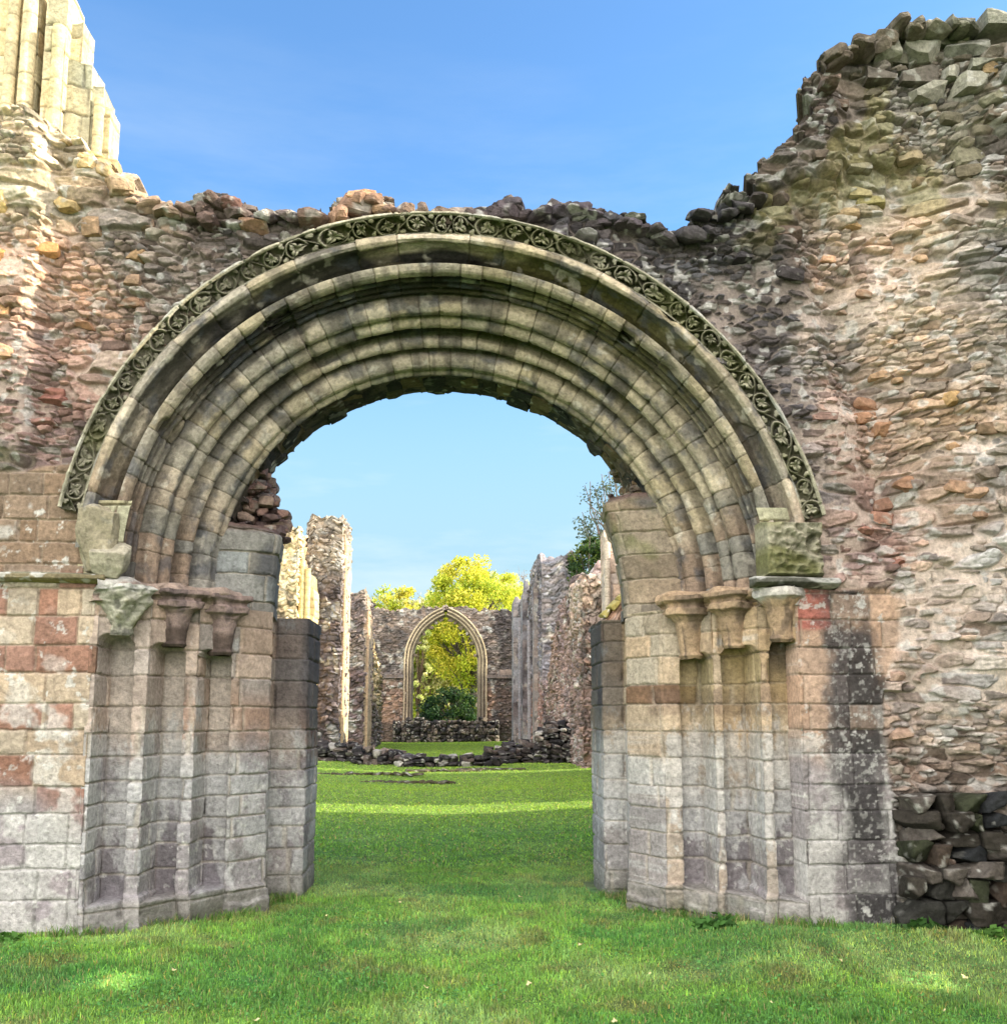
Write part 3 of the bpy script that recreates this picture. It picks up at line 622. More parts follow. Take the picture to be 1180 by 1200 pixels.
def arch_col(seed, hollow):
    def f(T, S, R, y, r, j, w, X, Z):
        deg = np.degrees(T)
        C = np.ones(T.shape+(3,))*PALE
        C = mix(C, GRY, (r[3] < .3)*.45); C = mix(C, OCH, (r[4] > .82)*.25)
        low = sst(24, 8, deg+6*(r[5]-.5))+sst(154, 170, deg+6*(r[5]-.5)); C = mix(C, np.where((r[3] > .4)[..., None], BRN, GRY), low*.8)
        right = sst(100, 70, deg)*sst(10, 30, deg)
        C = mix(C, OCH*.95, right*.22)
        C = C*(1+.17*(r[5]-.5)*2)[..., None]
        hm = hollow(S)
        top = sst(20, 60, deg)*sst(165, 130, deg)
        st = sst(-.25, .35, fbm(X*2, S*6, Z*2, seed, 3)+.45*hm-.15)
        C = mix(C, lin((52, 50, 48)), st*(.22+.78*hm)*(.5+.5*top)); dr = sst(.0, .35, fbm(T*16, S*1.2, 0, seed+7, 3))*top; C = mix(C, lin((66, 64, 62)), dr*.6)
        ms = sst(-.1, .35, fbm(X*1.7+4, S*4, Z*1.7, seed+1, 3)+.35*right+.12)*hm*top; C = mix(C, MOSS*.9, ms*.5*(.2+.8*right))
        bl = sst(.05, .4, fbm(X*6, S*7, Z*6, seed+2, 4)); C = mix(C, lin((88, 92, 100)), bl*.6)
        lc = sst(.28, .5, fbm(X*9, S*9, Z*9, seed+4, 3)); C = mix(C, lin((208, 202, 188)), lc*.5)
        C = mix(C, lin((86, 78, 62)), j*.6)
        return C
    return f
def build_arch():
    t, P = order_profile(); hl = lambda S: 0
    cuts = [0, .37, .71, .93, 2]; ids = np.zeros(len(t), int)
    for k, c in enumerate(cuts[1:]): ids[t >= c] = k+1
    rolls = np.array([[.06, .10], [.46, .075], [.61, .065], [.84, .055], [1.05, .11]])
    al = np.concatenate([[0], np.cumsum(np.hypot(*np.diff(P, axis=0).T))])
    def hol_of(tt):
        d = np.min([np.abs(tt-c)/R for c, R in rolls], axis=0); return sst(.75, 1.15, d)
    segs = [(0, .71, 'outer_arch_order', .20), (.71, .93, 'middle_arch_order', .18), (.93, 2, 'inner_arch_order', .19)]
    for k, (a, b, nm, vw) in enumerate(segs):
        m = (t >= a-.0051) & (t <= b)
        tt = t[m]; hv = hol_of(tt); ss = np.concatenate([[0], np.cumsum(np.hypot(*np.diff(P[m], axis=0).T))])
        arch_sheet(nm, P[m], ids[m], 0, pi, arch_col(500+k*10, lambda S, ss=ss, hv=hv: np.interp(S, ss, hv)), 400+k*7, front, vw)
    # face between hood and outer roll: chamfer roll, hollow
    q = np.array([[2.845, 7.70], [2.84, 7.665], [2.815, 7.645], [2.785, 7.645], [2.765, 7.67], [2.765, 7.72], [2.755, 7.78], [2.735, 7.82], [2.71, 7.85], [2.69, 7.90], [2.66, 7.96]])
    s_ = np.concatenate([[0], np.cumsum(np.hypot(*np.diff(q, axis=0).T))]); ss = np.arange(0, s_[-1], .005); q2 = np.stack([np.interp(ss, s_, q[:, 0]), np.interp(ss, s_, q[:, 1])], 1)
    arch_sheet('label_roll', q2, np.zeros(len(q2), int), radians(9), radians(175), arch_col(540, lambda S: sst(.11, .16, S)), 450, front, .42)
    # soffit and back of the vault ring
    q = np.array([[2.05, 8.76], [2.06, 8.9], [2.05, 9.1], [2.07, 9.35], [2.16, 9.42], [2.2, 9.5], [3.2, 9.52]])
    s_ = np.concatenate([[0], np.cumsum(np.hypot(*np.diff(q, axis=0).T))]); ss = np.concatenate([np.arange(0, .9, .009), np.linspace(.9, s_[-1], 30)]); q2 = np.stack([np.interp(ss, s_, q[:, 0]), np.interp(ss, s_, q[:, 1])], 1)
    def dark(T, S, R, y, r, j, w, X, Z):
        C = np.ones(T.shape+(3,))*lin((92, 86, 78))*(1+.5*(r[3]-.5))[..., None]; C = mix(C, lin((50, 50, 54)), sst(-.2, .3, w)); return mix(C, lin((130, 112, 88)), (r[4] > .8)*.5)
    arch_sheet('soffit', q2, np.zeros(len(q2), int), 0, pi, dark, 460, front, .21, ds=.009)
build_arch()
# ragged voussoir ends hanging under the soffit
def soffit_teeth():
    rk = Rocks()
    th = radians(33)
    while th < radians(150):
        w = random.uniform(.13, .22)
        for yy in (9.22, 8.98):
            R = 2.07+random.uniform(-.018, .02); a = th+w/2/2.05+random.uniform(-.01, .01)
            V = random.choice([(62, 58, 54), (84, 76, 64), (50, 50, 54), (112, 98, 76)])
            rk.add((cos(a)*R+LEAN*sin(a)*R, yy-Y0, ZC+sin(a)*R+.02), (w*.54, .13, .040), lin(V)*ALB, n=12, square=.86, rough=.06, rot=(random.uniform(-.05, .05), pi/2-a, 0))
        th += w/2.05
    rk.build('broken_soffit_stones', M_STONE, front, True)
soffit_teeth()
# ---- carved hood mould: running foliage scroll, undercut
def build_hood():
    q = np.array([[2.985, 9.0], [2.99, 7.70], [2.987, 7.59], [2.98, 7.57], [2.964, 7.566], [2.957, 7.588], [2.848, 7.672], [2.838, 7.68]])
    pts = [q[0]]; 
    s_ = np.concatenate([[0], np.cumsum(np.hypot(*np.diff(q, axis=0).T))])
    ss = np.concatenate([[0, .6, 1.2], np.arange(s_[1], s_[-1], .0035)]); prof = np.stack([np.interp(ss, s_, q[:, 0]), np.interp(ss, s_, q[:, 1])], 1)
    a0, a1 = s_[5], s_[6]; W = a1-a0
    th0, th1 = radians(10.5), radians(169.5); R = 2.92; nt_ = int((th1-th0)*R/.0045); th = np.linspace(th0, th1, nt_)
    T = th[:, None]*np.ones((1, len(ss))); S = ss[None]*np.ones((nt_, 1)); L = T*R+.07*vn(T*R*1.9, 0, 0, 630)+.03*vn(T*R*4.3, 0, 0, 631)
    w = (S-a0)/W                                                    # 0..1 across the carved hollow
    inb = sst(-.02, .06, w)*sst(1.02, .94, w)
    per = .225; c = np.floor(L/per); fx = (L/per-c-.5)*per; sg = np.where(c.astype(int) % 2 == 0, 1., -1.)
    jx = (_h(c.astype(np.int32), c.astype(np.int32)*0, c.astype(np.int32)*0, 4)-.5)*.02
    vy = (w-.5)*W
    ci_ = c.astype(np.int32); hr = _h(ci_, ci_*0, ci_*0, 14); hs = _h(ci_, ci_*0, ci_*0, 15); wn = fbm(L*16, w*3, 0, 620, 3)
    wx2 = .010*fbm(L*7, w*1.5, 0, 621, 2); wy2 = .010*fbm(L*7, w*1.5, 5, 622, 2); dx = fx-jx+wx2; dy = vy-.012*(hs-.5)*sg+wy2; rr = np.hypot(dx*.82, dy); ph = np.arctan2(dy, dx)+.5*wn
    gap = sst(-.9, -.6, np.cos(ph-sg*.8))                               # the ring opens where the stem enters
    vine = np.exp(-((rr-.058-.014*hr-.006*wn)/(.009+.003*hs))**2)*gap
    ph2 = ph+6.28*hr; nl = np.where(hs > .6, 4, 3); lob = (.046-.010*hs)*(1+.34*np.cos(nl*ph2)+.10*np.cos(nl*3*ph2)); leaf = sst(.007, -.004, rr-lob)
    leaf = leaf*(.62+.38*sst(0, .03, rr))*(1-.35*np.exp(-(np.sin(nl*ph2/2)/.16)**2)*(rr > .008))
    vine2 = np.exp(-((vy-.060*np.sin(pi*L/per))/.008)**2)*.8*(rr > .05)
    dx2 = ((L/per) % 1)*per; dx2 = np.where(dx2 > per/2, dx2-per, dx2)
    r2 = np.hypot(dx2, vy-.055*sg); leaf2 = sst(.006, -.004, r2-.026*(1+.3*np.cos(3*np.arctan2(vy-.055*sg, dx2))))
    r3 = np.hypot(dx2, vy+.055*sg); leaf3 = sst(.006, -.004, r3-.020)
    relief = np.maximum.reduce([vine*.95, vine2, leaf, leaf2*.85, leaf3*.8])
    x = np.cos(T)*R; z = np.sin(T)*R
    wear = sst(.0, .45, fbm(x*2.6, z*2.6, 0, 604, 2)); relief = relief*(1-.6*wear)
    U = T*R/.62; vj = 1-sst(.004, .012, np.abs(U-np.round(U))*.62)
    H = inb*(-.068+.095*relief+.006*wn)+.009*fbm(x*9, S*9, z*9, 600, 4)-.02*sst(.2, .5, fbm(x*6, z*6, S*3, 601, 2))*(1-inb)-.012*vj*(w > -.5)
    step = (_h(np.floor(U+.5).astype(np.int32), np.zeros_like(c, np.int32), np.zeros_like(c, np.int32), 9)-.5)*.02
    nn = np.gradient(prof, axis=0); nrm = np.stack([-nn[:, 1], nn[:, 0]], 1); nrm /= np.linalg.norm(nrm, axis=1, keepdims=True)
    nrm[3:] = np.where(nrm[3:, 1:2] > 0, -nrm[3:], nrm[3:])
    m = nrm.copy(); m[(ss > a0-.0)] = np.array([-.45, -.89])
    RR = prof[:, 0][None]+m[:, 0][None]*H+step*.6; YY = prof[:, 1][None]+m[:, 1][None]*H+step*.5
    Zr = np.sin(T)*RR; P = np.stack([np.cos(T)*RR+LEAN*Zr, YY-Y0, ZC+Zr], -1)
    C = np.ones(T.shape+(3,))*lin((164, 160, 140))*(1+.55*fbm(x*6, S*8, z*6, 610, 3))[..., None]
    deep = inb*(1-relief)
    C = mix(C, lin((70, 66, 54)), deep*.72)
    C = mix(C, lin((98, 100, 50)), sst(.1, .45, fbm(x*1.8, S, z*1.8, 612, 2)+.25*(T < 1.9))*inb*.55)
    C = mix(C, LICH*.85, (1-inb)*sst(.0, .4, fbm(x*5, S*9, z*5, 613, 3))*.7)
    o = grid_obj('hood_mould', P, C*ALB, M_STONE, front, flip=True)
    o['label'] = 'projecting band of carved curling foliage round the arch, green with lichen'
build_hood()
# label stops: carved scroll block right, broken lump left
def stop_right():
    x0, x1, z0, z1 = 2.44, 2.92, 2.68, 3.13; n = 130
    x, z = np.meshgrid(np.linspace(x0, x1, n), np.linspace(z0, z1, n), indexing='ij')
    u = (x-x0)/(x1-x0); v = (z-z0)/(z1-z0); e = np.minimum(np.minimum(u, 1-u)*.57, np.minimum(v, 1-v)*.52)
    H = .10*sst(0, .03, e)
    cx, cz = .42, .5; r = np.hypot((u-cx)*1.1, v-cz); ph = np.arctan2(v-cz, u-cx)
    wq = .22*fbm(u*3, v*3, 0, 51, 3); ph = ph+wq*5; r = r+wq*.35; spir = np.sin(r*34-ph*2.0+4*wq)*(.6+.4*np.cos(ph*5)); k = sst(.46, .34, r); H += k*(.013*spir-.006)
    H += .045*(.5-np.abs(vn(x*11, z*11, 0, 52)))*sst(0, .06, e)+.02*(.5-np.abs(vn(x*24, z*24, 0, 53)))*sst(0, .06, e); s2 = np.sin((v*3.2+.9*u*u)*9)*.014*sst(.32, .2, v)*sst(.1, .2, u); H += s2
    r2 = np.hypot(u-.87, v-.55)*2.2; H += -.03*sst(.5, .3, r2)+.02*np.sin(r2*14+6*wq)*sst(.6, .4, r2)
    H += .025*fbm(x*8, z*8, 0, 5, 4)-.05*sst(.2, .5, fbm(x*5, z*5, 3, 6, 2))*sst(.6, 1, u)
    H = np.where(e <= 0, -.15, H)
    P = np.stack([x, -.03-H, z], -1)
    o = fbm(x*9, z*9, 1, 7, 3); C = lin((152, 148, 128))*(1+.45*o[..., None]); C = mix(C, lin((92, 94, 68)), k*sst(.1, -.6, spir)*.5); C = mix(C, lin((80, 82, 62)), sst(.28, .6, np.abs(vn(x*11, z*11, 0, 52)))*.6); C = mix(C, lin((110, 112, 50)), sst(.1, .4, fbm(x*4, z*4, 6, 9, 2))*.5)
    ob = grid_obj('label_stop', P, C*ALB, M_STONE, front); ob['label'] = 'carved block with curling foliage at the right foot of the hood'
stop_right()
rk = Rocks(); rk.add((-2.70, -.0, 2.93), (.15, .13, .25), lin((150, 142, 120))*ALB, n=40, seed=8, square=.6, rough=.16, rot=(.1, .1, 0)); rk.add((-2.60, -.03, 2.80), (.14, .12, .12), lin((160, 154, 136))*ALB, n=20, seed=4, square=.6, rough=.12, rot=(.5, .3, .2)); o = rk.build('label_stop', M_STONE, front, True); o['label'] = 'broken pale lump of stone at the left foot of the hood'
# face of the arch ring below the hood on each side (wide flat voussoirs)
def ring_foot(s):
    x0, x1 = (2.52, 2.84); n1, n2 = 44, 90
    a, b = np.meshgrid(np.linspace(x0, x1, n1), np.linspace(2.64, 3.25, n2), indexing='ij')
    h, r, j = ashlar_height(a, b, 700+s, hmin=.2, hmax=.3, bw=.5)
    rr = a; th = np.arcsin(np.clip((b-ZC)/rr, 0, 1)); X = s*np.cos(th)*rr+LEAN*(b-ZC)
    P = np.stack([X, .0-h*1.2-.0*a, b], -1); C = vary(lin((176, 172, 144))*np.ones(a.shape+(3,)), r, .15, .05); C = mix(C, lin((100, 90, 70)), j*.6)
    grid_obj('springing_block', P, C*ALB, M_STONE, front, flip=(s < 0))
ring_foot(-1); ring_foot(1)
# ---- inner springers: the stump of the fallen innermost ring
def springer(s):
    zt = 2.62; n1, n2 = 150, 190
    # profile in plan from the moulded orders to the arris then back into the passage
    pl = np.array([[2.22, 8.72], [1.95, 8.74], [1.72, 8.80], [1.60, 8.90], [1.575, 8.93], [1.56, 9.0], [1.60, 9.25], [1.62, 9.5], [1.9, 9.56]])
    s_ = np.concatenate([[0], np.cumsum(np.hypot(*np.diff(pl, axis=0).T))]); ss = np.linspace(0, s_[-1], n1); R = np.interp(ss, s_, pl[:, 0]); Yy = np.interp(ss, s_, pl[:, 1])
    hmax = .98 if s > 0 else .66
    V = np.linspace(-.14, hmax, n2); S, Z = np.meshgrid(ss, V, indexing='ij'); RR = R[:, None]*np.ones_like(Z); YY = Yy[:, None]*np.ones_like(Z)
    h, r, j = ashlar_height(S*1.0, Z+2.62, 720+s, hmin=.19, hmax=.24, bw=.6)
    zz = np.maximum(Z, 0); shift = 2.6-np.sqrt(np.maximum(2.6**2-zz**2, 0)); shift = shift*np.clip((2.22-RR)/.5, .75, 1)-LEAN*zz*s
    # broken end: the stump closes upwards into the rubble of the ring
    rag = sst(hmax-.10, hmax, Z); 
    rad = np.array([0, 0]); nx = np.gradient(RR, axis=0); ny = np.gradient(YY, axis=0); ln = np.hypot(nx, ny); nx, ny = nx/ln, ny/ln
    ox, oy = (ny, -nx); f = np.sign(((ox*(-1))+(oy*(-1))).mean()) or 1
    ox, oy = -ny, nx
    dis = h*1.4+.01*fbm(S*5, Z*5, s, 730, 3)-.012*0
    m = (ox*(-1)+oy*(-1)).mean() > 0
    if not m: ox, oy = -ox, -oy
    X = RR-shift+ox*dis; Yv = YY+oy*dis
    X = X+rag*.12*(1+.4*vn(S*9, Z*9, 0, 5)); 
    P = np.stack([s*X, Yv-Y0, Z+2.62+.05*rag*vn(S*7, 0, 0, 15)], -1)
    base = lin((150, 138, 122)) if s > 0 else lin((136, 136, 132)); C = vary(base*np.ones(Z.shape+(3,)), r, .24, .07)
    C = mix(C, lin((88, 90, 96)), sst(.0, .4, fbm(S*3, Z*3, s, 731, 3))*.75); C = mix(C, lin((112, 118, 70)), sst(.2, .5, fbm(S*3, Z*3, s*5, 733, 3))*.6*(s > 0))
    C = mix(C, lin((190, 180, 162)), j*.5); C = mix(C, lin((112, 92, 88)), rag)
    o = grid_obj('springer', P, C*ALB, M_STONE, front, flip=(s > 0)); o['label'] = 'curved stump of the fallen inner ring, '+('right' if s > 0 else 'left')
    # rubble where the ring has torn away
    rk = Rocks(); g = 150
    for k in range(g):
        zr = random.uniform(.60 if s < 0 else .92, 1.40 if s > 0 else 1.2); rin = 1.5-.0; rout = 2.05
        th = asin(min(.9, zr/2.05)); xo = cos(th)*2.07; xi = 1.60-(2.6-sqrt(2.6**2-zr**2))
        lim = (np.interp(zr, [.6, .85, 1.0, 1.25], [xi, xi+.04, xo-.12, xo-.0]) if s < 0 else np.interp(zr, [.9, 1.08, 1.40], [xi+.05, xo-.08, xo+.02]))
        x = random.uniform(lim+.05, xo+.10); y = random.uniform(9.0, 9.55)
        c = random.choice([(120, 98, 96), (104, 86, 84), (140, 112, 104), (92, 82, 80), (150, 130, 118)] if s < 0 else [(140, 116, 92), (150, 132, 104), (110, 94, 78), (128, 112, 100)])
        rk.add((s*x, y-Y0, 2.62+zr), (random.uniform(.04, .09), random.uniform(.05, .1), random.uniform(.03, .05)), lin(c)*ALB, n=5, square=.6)
    rk.build('torn_rubble', M_STONE, front)
springer(1); springer(-1)
# flat caps on the rear jambs
for s in (1, -1):
    rk = Rocks(); rk.add((s*(1.80 if s > 0 else 1.69), 2.25, 2.47), (.36, .48, .045), lin((104, 100, 98))*ALB, n=20, square=.95, rough=.04, rot=(0, 0, 0)); rk.build('rear_jamb_cap', M_STONE, front, True)
# ---- tower fragment at upper left: window jamb with shafts
def shaft(name, x, y, z0, z1, r, parent, col, seed=1, tilt=0):
    na, nz = 40, int((z1-z0)/.012); a = np.linspace(0, 2*pi, na+1); z = np.linspace(z0, z1, nz); A, Z = np.meshgrid(a, z, indexing='ij')
    k = np.floor((Z-z0)/.27+.3*vn(Z*.0+seed, 0, 0, 1)).astype(np.int32); fz = np.abs(((Z-z0)/.27+.3*vn(Z*.0+seed, 0, 0, 1)) % 1-.5); j = sst(.465, .49, fz)
    x_ = np.cos(A)*r; y_ = np.sin(A)*r; nz_ = fbm(x_*9+seed, y_*9, Z*9, 3, 3)
    R = r*(1+.07*nz_-.10*j+.03*(_h(k, k*0+seed, k*0, 5)-.5))
    P = np.stack([x+np.cos(A)*R, y+np.sin(A)*R, Z], -1); C = lin(col)*(1+.2*nz_+.2*(_h(k, k*0+seed, k*0, 6)-.5))[..., None]; C = mix(C, lin((120, 104, 70)), j*.6)
    return grid_obj(name, P, C*ALB, M_STONE, parent, flip=True)
def ash_block(name, x0, x1, y0, y1, z0, z1, parent, col, seed, res=.012, topf=None, rub=False, mat=None, warp=.02, amp=1.0, cell=(.17, .085), colf=None, var=.18, ash=None, warm=.08):
    """closed box whose faces carry their own coursed or rubble relief; top may follow a ragged line"""
    V = []; Q = []; C = []; base = 0
    nx = max(2, int((x1-x0)/res)); ny = max(2, int((y1-y0)/res)); nz = max(2, int((z1-z0)/res))
    X = np.linspace(x0, x1, nx+1); Yy = np.linspace(y0, y1, ny+1); Z = np.linspace(z0, z1, nz+1)
    for (ax, sgn) in ((1, -1), (1, 1), (0, -1), (0, 1), (2, 1)):
        if ax == 1: A, B = np.meshgrid(X, Z, indexing='ij'); p = np.stack([A, np.full_like(A, y0 if sgn < 0 else y1), B], -1); u, v = A, B; eu = np.minimum(A-x0, x1-A)
        elif ax == 0: A, B = np.meshgrid(Yy, Z, indexing='ij'); p = np.stack([np.full_like(A, x0 if sgn < 0 else x1), A, B], -1); u, v = A+40, B; eu = np.minimum(A-y0, y1-A)
        else: A, B = np.meshgrid(X, Yy, indexing='ij'); p = np.stack([A, B, np.full_like(A, z1)], -1); u, v = A+7, B; eu = np.minimum(np.minimum(A-x0, x1-A), np.minimum(B-y0, y1-B))
        ev = np.minimum(eu, z1-p[..., 2]) if ax != 2 else eu
        if rub and not (ash and (ax, sgn) in ash): h, r, j = rubble_height(u, v, seed, cell[0], cell[1], amp)
        else: h, r, j = ashlar_height(u, v, seed, hmin=cell[1]*1.9, hmax=cell[1]*3, bw=cell[0]*2); h = h*amp
        h = h*sst(0, res*2.2, ev)
        c = colf(p, r) if colf else lin(col)*np.ones(p.shape)
        c = vary(c, r, var, warm); c = mix(c, c*.40+lin((120, 108, 98))*.22, j*.7)
        q = p.copy(); q[..., ax] += sgn*h
        if topf is not None:
            t = topf(q[..., 0], q[..., 1]); q[..., 2] = z0+(q[..., 2]-z0)*(t-z0)/(z1-z0)
        w = warp; o = q.copy()
        for kx in range(3): q[..., kx] = q[..., kx]+w*fbm(o[..., 0]/(res*9), o[..., 1]/(res*9), o[..., 2]/(res*9), seed+kx*7, 3)*(np.minimum(1, (o[..., 2]-z0)/.3) if kx == 2 else 1)
        n0, n1 = q.shape[:2]; I = np.arange(n0*n1).reshape(n0, n1)+base
        qq = np.stack([I[:-1, :-1], I[1:, :-1], I[1:, 1:], I[:-1, 1:]], -1).reshape(-1, 4)
        if (ax, sgn) in ((1, 1), (0, -1)): qq = qq[:, ::-1]
        V.append(q.reshape(-1, 3)); C.append(c.reshape(-1, 3)); Q.append(qq); base += n0*n1
    return new_obj(name, quad_mesh(name, np.concatenate(V), np.concatenate(Q), np.concatenate(C)*ALB), parent, mat or M_STONE)
frag = tag(empty('tower_window_fragment', (-3.3, 7.9, 5.5)), 'sunlit cream window jamb with slim shafts high on the broken wall at upper left', 'ruin')
def build_frag():
    def loc(*objs):
        for o in objs: pass
    Yf = 7.85; O = np.array([-3.3, 7.9, 5.5])
    def X(px, Y=Yf): return un(px-8, 120, Y)[0]
    def Zp(py, Y=Yf): return un(60, py, Y)[1]
    CR = (212, 196, 158); B = []
    # stepped wall behind the shafts
    steps = [(-140, 42, 8.7, .10, CR), (40, 55, 8.7, .36, (112, 114, 110)), (53, 78, Zp(-20), .03, CR), (76, 108, Zp(62), .10, (184, 178, 150)), (76, 92, Zp(10), .13, (196, 184, 150)), (104, 122, Zp(90), .12, (184, 178, 150)), (119, 129, Zp(112), .16, CR)]
    for k, (a, b, z1, dy_, cc) in enumerate(steps):
        x0 = X(a); x1 = X(b)
        B.append(ash_block('ashlar_pier', x0, x1, Yf+dy_+.003*k, Yf+.40+.003*k, 5.30, z1, None, cc, 810, .011, topf=(lambda x, y, z1=z1, k=k: z1+.035*vn(x*9, y*4, 0, k)), warp=.006, cell=(.13, .11)))
    for px, z1, r in ((14, 8.7, .05), (34, 8.7, .06)):
        B.append(shaft('shaft', X(px), Yf+.04, 5.55, z1, r, None, CR, int(px)))
    B.append(shaft('shaft', X(70), Yf+.03, 5.55, Zp(28), .05, None, (206, 194, 150), 5)); B.append(shaft('shaft', X(118), Yf+.12, 5.5, Zp(104), .042, None, (206, 190, 148), 6))
    # bases and sill
    rk = Rocks()
    for px, py, w, h, c in ((6, 172, .12, .16, CR), (34, 180, .11, .14, CR), (62, 186, .10, .09, CR), (62, 206, .13, .09, (196, 180, 110)), (104, 192, .21, .055, (176, 168, 108)), (40, 200, .16, .06, (200, 176, 110)), (12, 200, .18, .12, CR), (104, 214, .18, .07, (200, 160, 120)), (-30, 190, .3, .2, CR), (128, 206, .10, .08, (180, 150, 112))):
        x, z = un(px, py, Yf); rk.add((x, Yf+.02, z), (w, .17, h), lin(c)*ALB, n=12, square=.82, rough=.06, rot=(random.uniform(-.05, .05), random.uniform(-.05, .05), .05))
    B.append(rk.build('base_stones', M_STONE, None, True))
    # rough core under it, joining the wall
    B.append(ash_block('rubble_core', -5.0, un(150, 215, Yf)[0], Yf+.12, Yf+1.2, 4.9, 5.52, None, (190, 150, 112), 840, .014, rub=True, warp=.04, amp=1.4, topf=lambda x, y: 5.55-.35*sst(-3.0, -2.6, x)+.05*vn(x*6, y*5, 0, 3)))
    for o in B:
        o.parent = frag; o.matrix_parent_inverse.identity(); o.location = (-O[0], -O[1], -O[2])
build_frag()
# ================================================================== GROUND
def gz(x, y):
    x = np.asarray(x, f32); y = np.asarray(y, f32)
    g = .05*fbm(x/2.6, y/2.6, 0, 900, 2)+.18*fbm(x/11, y/11, 3, 903, 2)*sst(10, 16, y)
    g = g+.012*np.abs(x)**1.5*sst(11, 17, y)*sst(60, 40, y)
    g = g-.16*np.exp(-((y-25.5)/3.2)**2)*np.exp(-(x/7)**2)
    g = g*sst(5.2, 7.0, np.hypot(np.abs(x)*0+9, y*0)) if False else g
    g = g+np.where(x > 0, .23, .16)*np.exp(-((y-7.55)/.75)**2)*sst(1.2, 2.4, np.abs(x))
    edge = sst(.0, 1.2, np.abs(y-8.3)-.6)
    return g*(.35+.65*edge)-.02
def turf_col(x, y):
    n = fbm(x*.9, y*.9, 0, 920, 4); n2 = fbm(x*3.2, y*3.2, 0, 921, 3)
    C = lin((128, 174, 82))*np.ones(np.shape(n)+(3,))
    C = mix(C, lin((156, 182, 118)), sst(-.05, .45, n)*.7); C = mix(C, lin((90, 146, 72)), sst(.0, .4, -n)*.7)
    C = mix(C, lin((140, 136, 92)), sst(.12, .5, n2)*.55*sst(16, 10, y)); n3 = fbm(x*7, y*5, 0, 923, 3); C = C*(1+.38*n3*sst(30, 12, y))[..., None]*.93; C = mix(C, lin((74, 134, 70)), sst(.15, .4, fbm(x*1.7, y*1.7, 5, 924, 3))*.6)
    d = np.minimum(np.abs(np.abs(x)-2.6), 9)
    far = sst(9.5, 13, y); C = mix(C, lin((108, 150, 66)), far*.7)
    C = mix(C, lin((134, 164, 64)), sst(14, 18, y)*.75)
    return C
def build_ground():
    xs = np.concatenate([-np.geomspace(400, 9, 30), np.arange(-8.9, 9, .07), np.geomspace(9.1, 400, 30)]); ys = np.concatenate([-np.geomspace(200, 3, 20), np.arange(-2.9, 14, .07), np.arange(14, 70, .25), np.geomspace(70.5, 500, 30)])
    x, y = np.meshgrid(xs, ys, indexing='ij'); P = np.stack([x, y, gz(x, y)-.01], -1); C = turf_col(x, y)*.55
    soil = sst(.3, .6, fbm(x*2, y*2, 4, 930, 3))*sst(14, 10, y); C = mix(C, lin((96, 84, 62)), soil*.4)
    o = grid_obj('ground', P, C, M_SOIL); tag(o, kind='structure')
build_ground()
def blades(name, n, x0, x1, y0, y1, hgt, wid, label, seed, tuft=None, two=True):
    g = np.random.default_rng(seed)
    # denser towards the camera
    y = y0+(y1-y0)*g.random(n)**1.35; xm = x0+(x1-x0)*g.random(n)
    span = np.interp(y, [5, 12, 20, 36, 66], [4.4, 5.2, 6.0, 6.8, 7.4]); x = (g.random(n)*2-1)*span if tuft is None else xm
    x = x+y*tan(YAW)*.5
    yj = y+.0
    # keep clear of the masonry
    ax = np.abs(x)
    prof = np.interp(yj, [7.65, 7.75, 8.95, 9.04, 9.66, 10.3, 10.36], [9, 2.70, 1.56, 1.56, 1.42, 1.3, 1.3])
    inside = (yj > 7.68) & (yj < 9.6) & (ax > prof-.06) | (yj >= 9.6) & (yj < 10.4) & (ax > 1.33)
    keep = ~inside & ~((yj > 7.3) & (x > 3.5) & (yj < 8)) ; x = x[keep]; y = y[keep]; n = len(x)
    cl = fbm(x*5, y*5, 0, seed, 2); h = hgt*(.5+.8*g.random(n))*(1+.9*cl)*np.interp(y, [5, 10, 60], [1, 1, 1.0])
    w = wid*(.6+.8*g.random(n)); a = g.random(n)*2*pi; ln = g.normal(0, .7, n)*h; la = g.random(n)*2*pi
    z = gz(x, y)-.005
    dx, dy = np.cos(a)*w/2, np.sin(a)*w/2; lx, ly = np.cos(la)*ln, np.sin(la)*ln
    b0 = np.stack([x-dx, y-dy, z], -1); b1 = np.stack([x+dx, y+dy, z], -1)
    m0 = np.stack([x-dx*.8+lx*.35, y-dy*.8+ly*.35, z+h*.6], -1); m1 = np.stack([x+dx*.8+lx*.35, y+dy*.8+ly*.35, z+h*.6], -1); t = np.stack([x+lx, y+ly, z+h*np.clip(1-.3*np.abs(ln)/h, .4, 1)], -1)
    C = turf_col(x, y)*(.7+.9*g.random(n)**1.3)[:, None]; dry = g.random(n) < .07; C[dry] = lin((178, 168, 116))*(.7+.3*g.random(dry.sum()))[:, None]
    yel = g.random(n) < .22; C[yel] = C[yel]*np.array([1.5, 1.3, .8])
    if two:
        V = np.stack([b0, b1, m1, m0, t], 1).reshape(-1, 3); k = np.arange(n)[:, None]*5
        T = np.concatenate([k+np.array([0, 1, 2]), k+np.array([0, 2, 3]), k+np.array([3, 2, 4])], 1).reshape(-1, 3); CC = np.repeat(C, 5, 0)
        sh = np.tile(np.array([.8, .8, 1, 1, 1.1]), n)[:, None]*0+1; CC = CC*sh
    else:
        V = np.stack([b0, b1, t], 1).reshape(-1, 3); T = np.arange(n*3).reshape(-1, 3); CC = np.repeat(C, 3, 0)
    o = new_obj(name, tri_mesh(name, V, T, CC, False), None, M_GRASS); return tag(o, label, 'grass', kind='stuff')
blades('lawn_grass', 420000, 0, 0, 4.6, 11.5, .030, .0052, 'mown grass in front of and under the big arch', 31)
